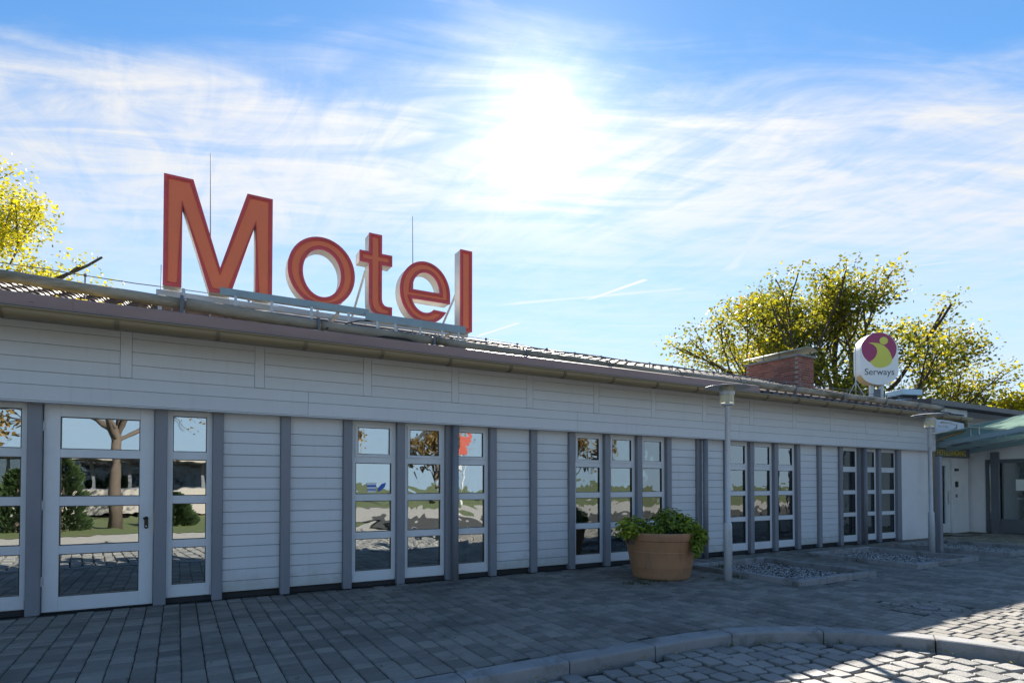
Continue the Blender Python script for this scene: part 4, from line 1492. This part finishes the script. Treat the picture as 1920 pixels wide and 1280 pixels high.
plant('bushy_plant', 'low yellow-green bushy plant on the left side of the tub', [(-.52, .1, .22, .30, .26, .20, 520), (-.32, -.12, .18, .2, .2, .16, 260), (-.68, -.05, .2, .14, .16, .14, 150)], 3, LEAF_P)
plant('trailing_plant', 'taller yellow-green plant trailing over the right rim of the tub', [(.22, .05, .30, .30, .28, .24, 620), (.48, -.05, .22, .26, .26, .2, 480), (.62, .0, .12, .16, .2, .16, 220), (.12, -.66, .02, .12, .08, .24, 260), (.26, -.58, .10, .16, .12, .16, 200)], 5, LEAF_P)
plant('dark_plant', 'small dark leafed plant in the middle of the tub', [(-.08, .05, .12, .22, .25, .13, 260), (.02, -.3, .1, .2, .15, .1, 160)], 9, CONIFER, (.02, .034))


# ================================================================== TREES
def tree(name, label, base, seed, trunk_h, trunk_r, limbs, spread, L0, decay, depth, leaf_n, leaf_size, mat_, group, bare=0.0, flat=1.0, twist=.25, leaf_spread=.55, cat='tree', env=None, leaf_seed=None):
    rng = random.Random(seed)
    lrng = random.Random(leaf_seed) if leaf_seed else rng
    t = thing(name, base, label, cat, group)
    tr, br, lf = MB(), MB(), MB()
    tr.tube([(0, 0, -.2), (.03, .02, trunk_h * .35), (-.02, .03, trunk_h * .7), (0, 0, trunk_h)], [trunk_r * 1.35, trunk_r, trunk_r * .92, trunk_r * .95], 10)

    def leaves(p, d, n):
        for k in range(n):
            g = lambda sg: max(-1.7, min(1.7, lrng.gauss(0, 1))) * sg
            q = p + Vector((g(leaf_spread), g(leaf_spread), g(leaf_spread * .75)))
            e = lrng.uniform(*leaf_size)
            a = Vector((lrng.gauss(0, 1), lrng.gauss(0, 1), lrng.gauss(0, .7))).normalized()
            c = a.orthogonal()
            c.rotate(Matrix.Rotation(lrng.uniform(0, 6.28), 3, a))
            c = c.normalized() * e * .62
            a = a * e
            i0 = len(lf.v)
            lf.v += [tuple(q - a), tuple(q + c - a * .1), tuple(q + a), tuple(q - c - a * .1)]
            lf.f.append((i0, i0 + 1, i0 + 2, i0 + 3))

    def grow(p, d, L, r, lev):
        n = 4
        pts, rad = [p.copy()], [r]
        dd = d.copy()
        for k in range(n):
            dd = (dd + Vector((rng.uniform(-1, 1), rng.uniform(-1, 1), rng.uniform(-.6, .9))) * twist * .5).normalized()
            pts.append(pts[-1] + dd * L / n)
            rad.append(r * (1 - .42 * (k + 1) / n))
        br.tube(pts, rad, 6 if lev < 2 else 4 if lev < 4 else 3, cap=False)
        if env and lev > 1:
            e = pts[-1]
            if (e.x / env[0]) ** 2 + (e.y / env[0]) ** 2 + ((e.z - env[1]) / env[2]) ** 2 > 1 + .45 * math.sin(3.1 * math.atan2(e.y, e.x) + seed) * math.cos(.9 * e.z + seed):
                lev = depth
        if lev >= depth:
            if rng.random() > bare:
                leaves(pts[-1], dd, leaf_n)
                leaves(pts[2], dd, leaf_n // 2)
            return
        if lev >= depth - 1 and rng.random() > bare:
            leaves(pts[3], dd, leaf_n // 2)
        for k in range(rng.choice((2, 3, 3)) if lev < depth - 1 else 3):
            q = pts[-1] if k == 0 else pts[rng.choice((2, 3, 3, 4))]
            ax = dd.orthogonal()
            ax.rotate(Matrix.Rotation(rng.uniform(0, 6.28), 3, dd))
            nd = dd.copy()
            nd.rotate(Matrix.Rotation(R(rng.uniform(15, 46)) * (.5 if k == 0 else 1), 3, ax))
            nd.z = nd.z * flat + .06
            grow(q, nd.normalized(), L * decay * rng.uniform(.8, 1.15), r * (.60 if k else .68), lev + 1)

    for k in range(limbs):
        a = 6.283 * k / limbs + rng.uniform(-.3, .3)
        tilt = R(rng.uniform(*spread)) if k else R(5)
        d = Vector((math.cos(a) * math.sin(tilt), math.sin(a) * math.sin(tilt), math.cos(tilt)))
        grow(Vector((0, 0, trunk_h * rng.uniform(.8, 1.0))), d, L0 * rng.uniform(.85, 1.1), trunk_r * .55, 1)
    tr.build('trunk', BARK, t, smooth=True)
    br.build('branches', BARK, t, smooth=True)
    lf.build('crown', mat_, t)
    return t


tree('broadleaf_tree', 'large green and yellow autumn tree standing behind the brick chimney', (32.7, 11.8, -.2), 77, 3.2, .42, 13, (12, 76), 4.1, .76, 5, 56, (.05, .13), LEAF_R, 'trees behind the roofs', flat=.94, env=(8.6, 6.4, 6.5), leaf_spread=.44)
tree('broadleaf_tree', 'half bare tree with bright yellow leaves at the left edge', (-9.8, 25.0, -.2), 8, 4.0, .34, 10, (16, 62), 4.9, .74, 5, 95, (.05, .11), LEAF_L, 'trees behind the roofs', bare=.12, leaf_seed=3, env=(5.2, 9.5, 6.2), leaf_spread=.45)
tree('yellow_bush', 'small bright yellow tree crown over the annex roof', (37.5, 5.4, -.2), 4, 3.0, .16, 6, (15, 55), 1.7, .7, 3, 40, (.08, .15), LEAF_L, 'trees behind the roofs', leaf_spread=.4)

# ================================================================== ACROSS THE ROAD (seen mirrored in the panes)
tree('bare_tree', 'nearly bare tree on the lawn, mirrored in the door panes', (-1.9, -16.4, -.1), 31, 3.6, .17, 8, (20, 60), 2.6, .74, 5, 5, (.05, .10), LEAF_B, 'trees across the road', bare=.2, leaf_spread=.4)
for k, (x, y, sd, lb) in enumerate(((11, -47, 41, 'brown autumn tree mirrored in the middle windows'), (22, -44, 42, 'brown autumn tree mirrored in the windows behind the planter'), (34, -40, 43, 'brown autumn tree mirrored in the windows near the far column'), (-14, -46, 44, 'brown autumn tree behind the building across the road'))):
    tree('broadleaf_tree', lb, (x, y, -.2), sd, 2.4, .3, 7, (22, 70), 3.4, .74, 4, 60, (.16, .30), LEAF_B, 'trees across the road', leaf_spread=.7, env=(6.5, 2.0, 2.6))


def conifer(loc, h, r, seed, label):
    rng = random.Random(seed)
    t = thing('conifer_shrub', loc, label, 'shrub', 'shrubs across the road')
    m = MB()
    for k in range(2600):
        z = h * rng.random()
        rr = r * (1 - (z / h) ** 2.2) ** .5 * (.8 + .3 * rng.random()) * (.88 + .12 * math.sin(z * 7))
        a = rng.uniform(0, 6.283)
        p = Vector((rr * math.cos(a), rr * math.sin(a), z))
        o = Vector((math.cos(a), math.sin(a), .8)).normalized()
        c = o.orthogonal()
        c.rotate(Matrix.Rotation(rng.uniform(0, 6.28), 3, o))
        e = rng.uniform(.06, .14)
        m.quad(p - o * e, p + c * e * .4, p + o * e, p - c * e * .4)
    m.build('foliage', CONIFER, t)
    MB().tube([(0, 0, -.1), (0, 0, h * .8)], [.07, .02], 6).build('trunk', BARK, t)


conifer((-3.5, -16.6, -.1), 2.6, .85, 1, 'dark upright conifer shrub left of the bare tree, mirrored in the door')
conifer((-4.7, -16.9, -.1), 2.1, .8, 2, 'shorter dark conifer shrub mirrored at the door hinges')
conifer((-.2, -18.2, -.1), 1.3, .9, 3, 'low round dark shrub right of the bare tree')

op = thing('flat_building', (-9, -27, 0), 'low white flat roofed building across the road, mirrored in the door', 'building')
op.location = (0, 0, 0)
MB().box(-24, 3.5, -35, -26.4, 2.75, 3.2).build('roof_band', MORTAR, op)
MB().box(-23.6, 3.1, -34.8, -27.2, 0, 1.25).build('lower_wall', MORTAR, op)
MB().box(-23.6, 3.1, -34.8, -27.4, 1.25, 2.749).build('window_band', STEEL_D, op)
x = -23.5
while x < 3.0:
    MB().box(x, x + 1.5, -27.39, -27.37, 1.32, 2.68).build('window', PANE_D, op)
    x += 1.65
rs = thing('red_pylon_sign', (13.6, -21, 0), 'plain red box sign on a pole, mirrored in a middle window', 'sign')
MB().box(-.58, .58, -.12, .12, 2.95, 4.35, .02).build('sign_box', REDSIGN, rs)
MB().tube([(0, 0, -.1), (0, 0, 2.95)], .06, 10).build('pole', STEEL, rs)
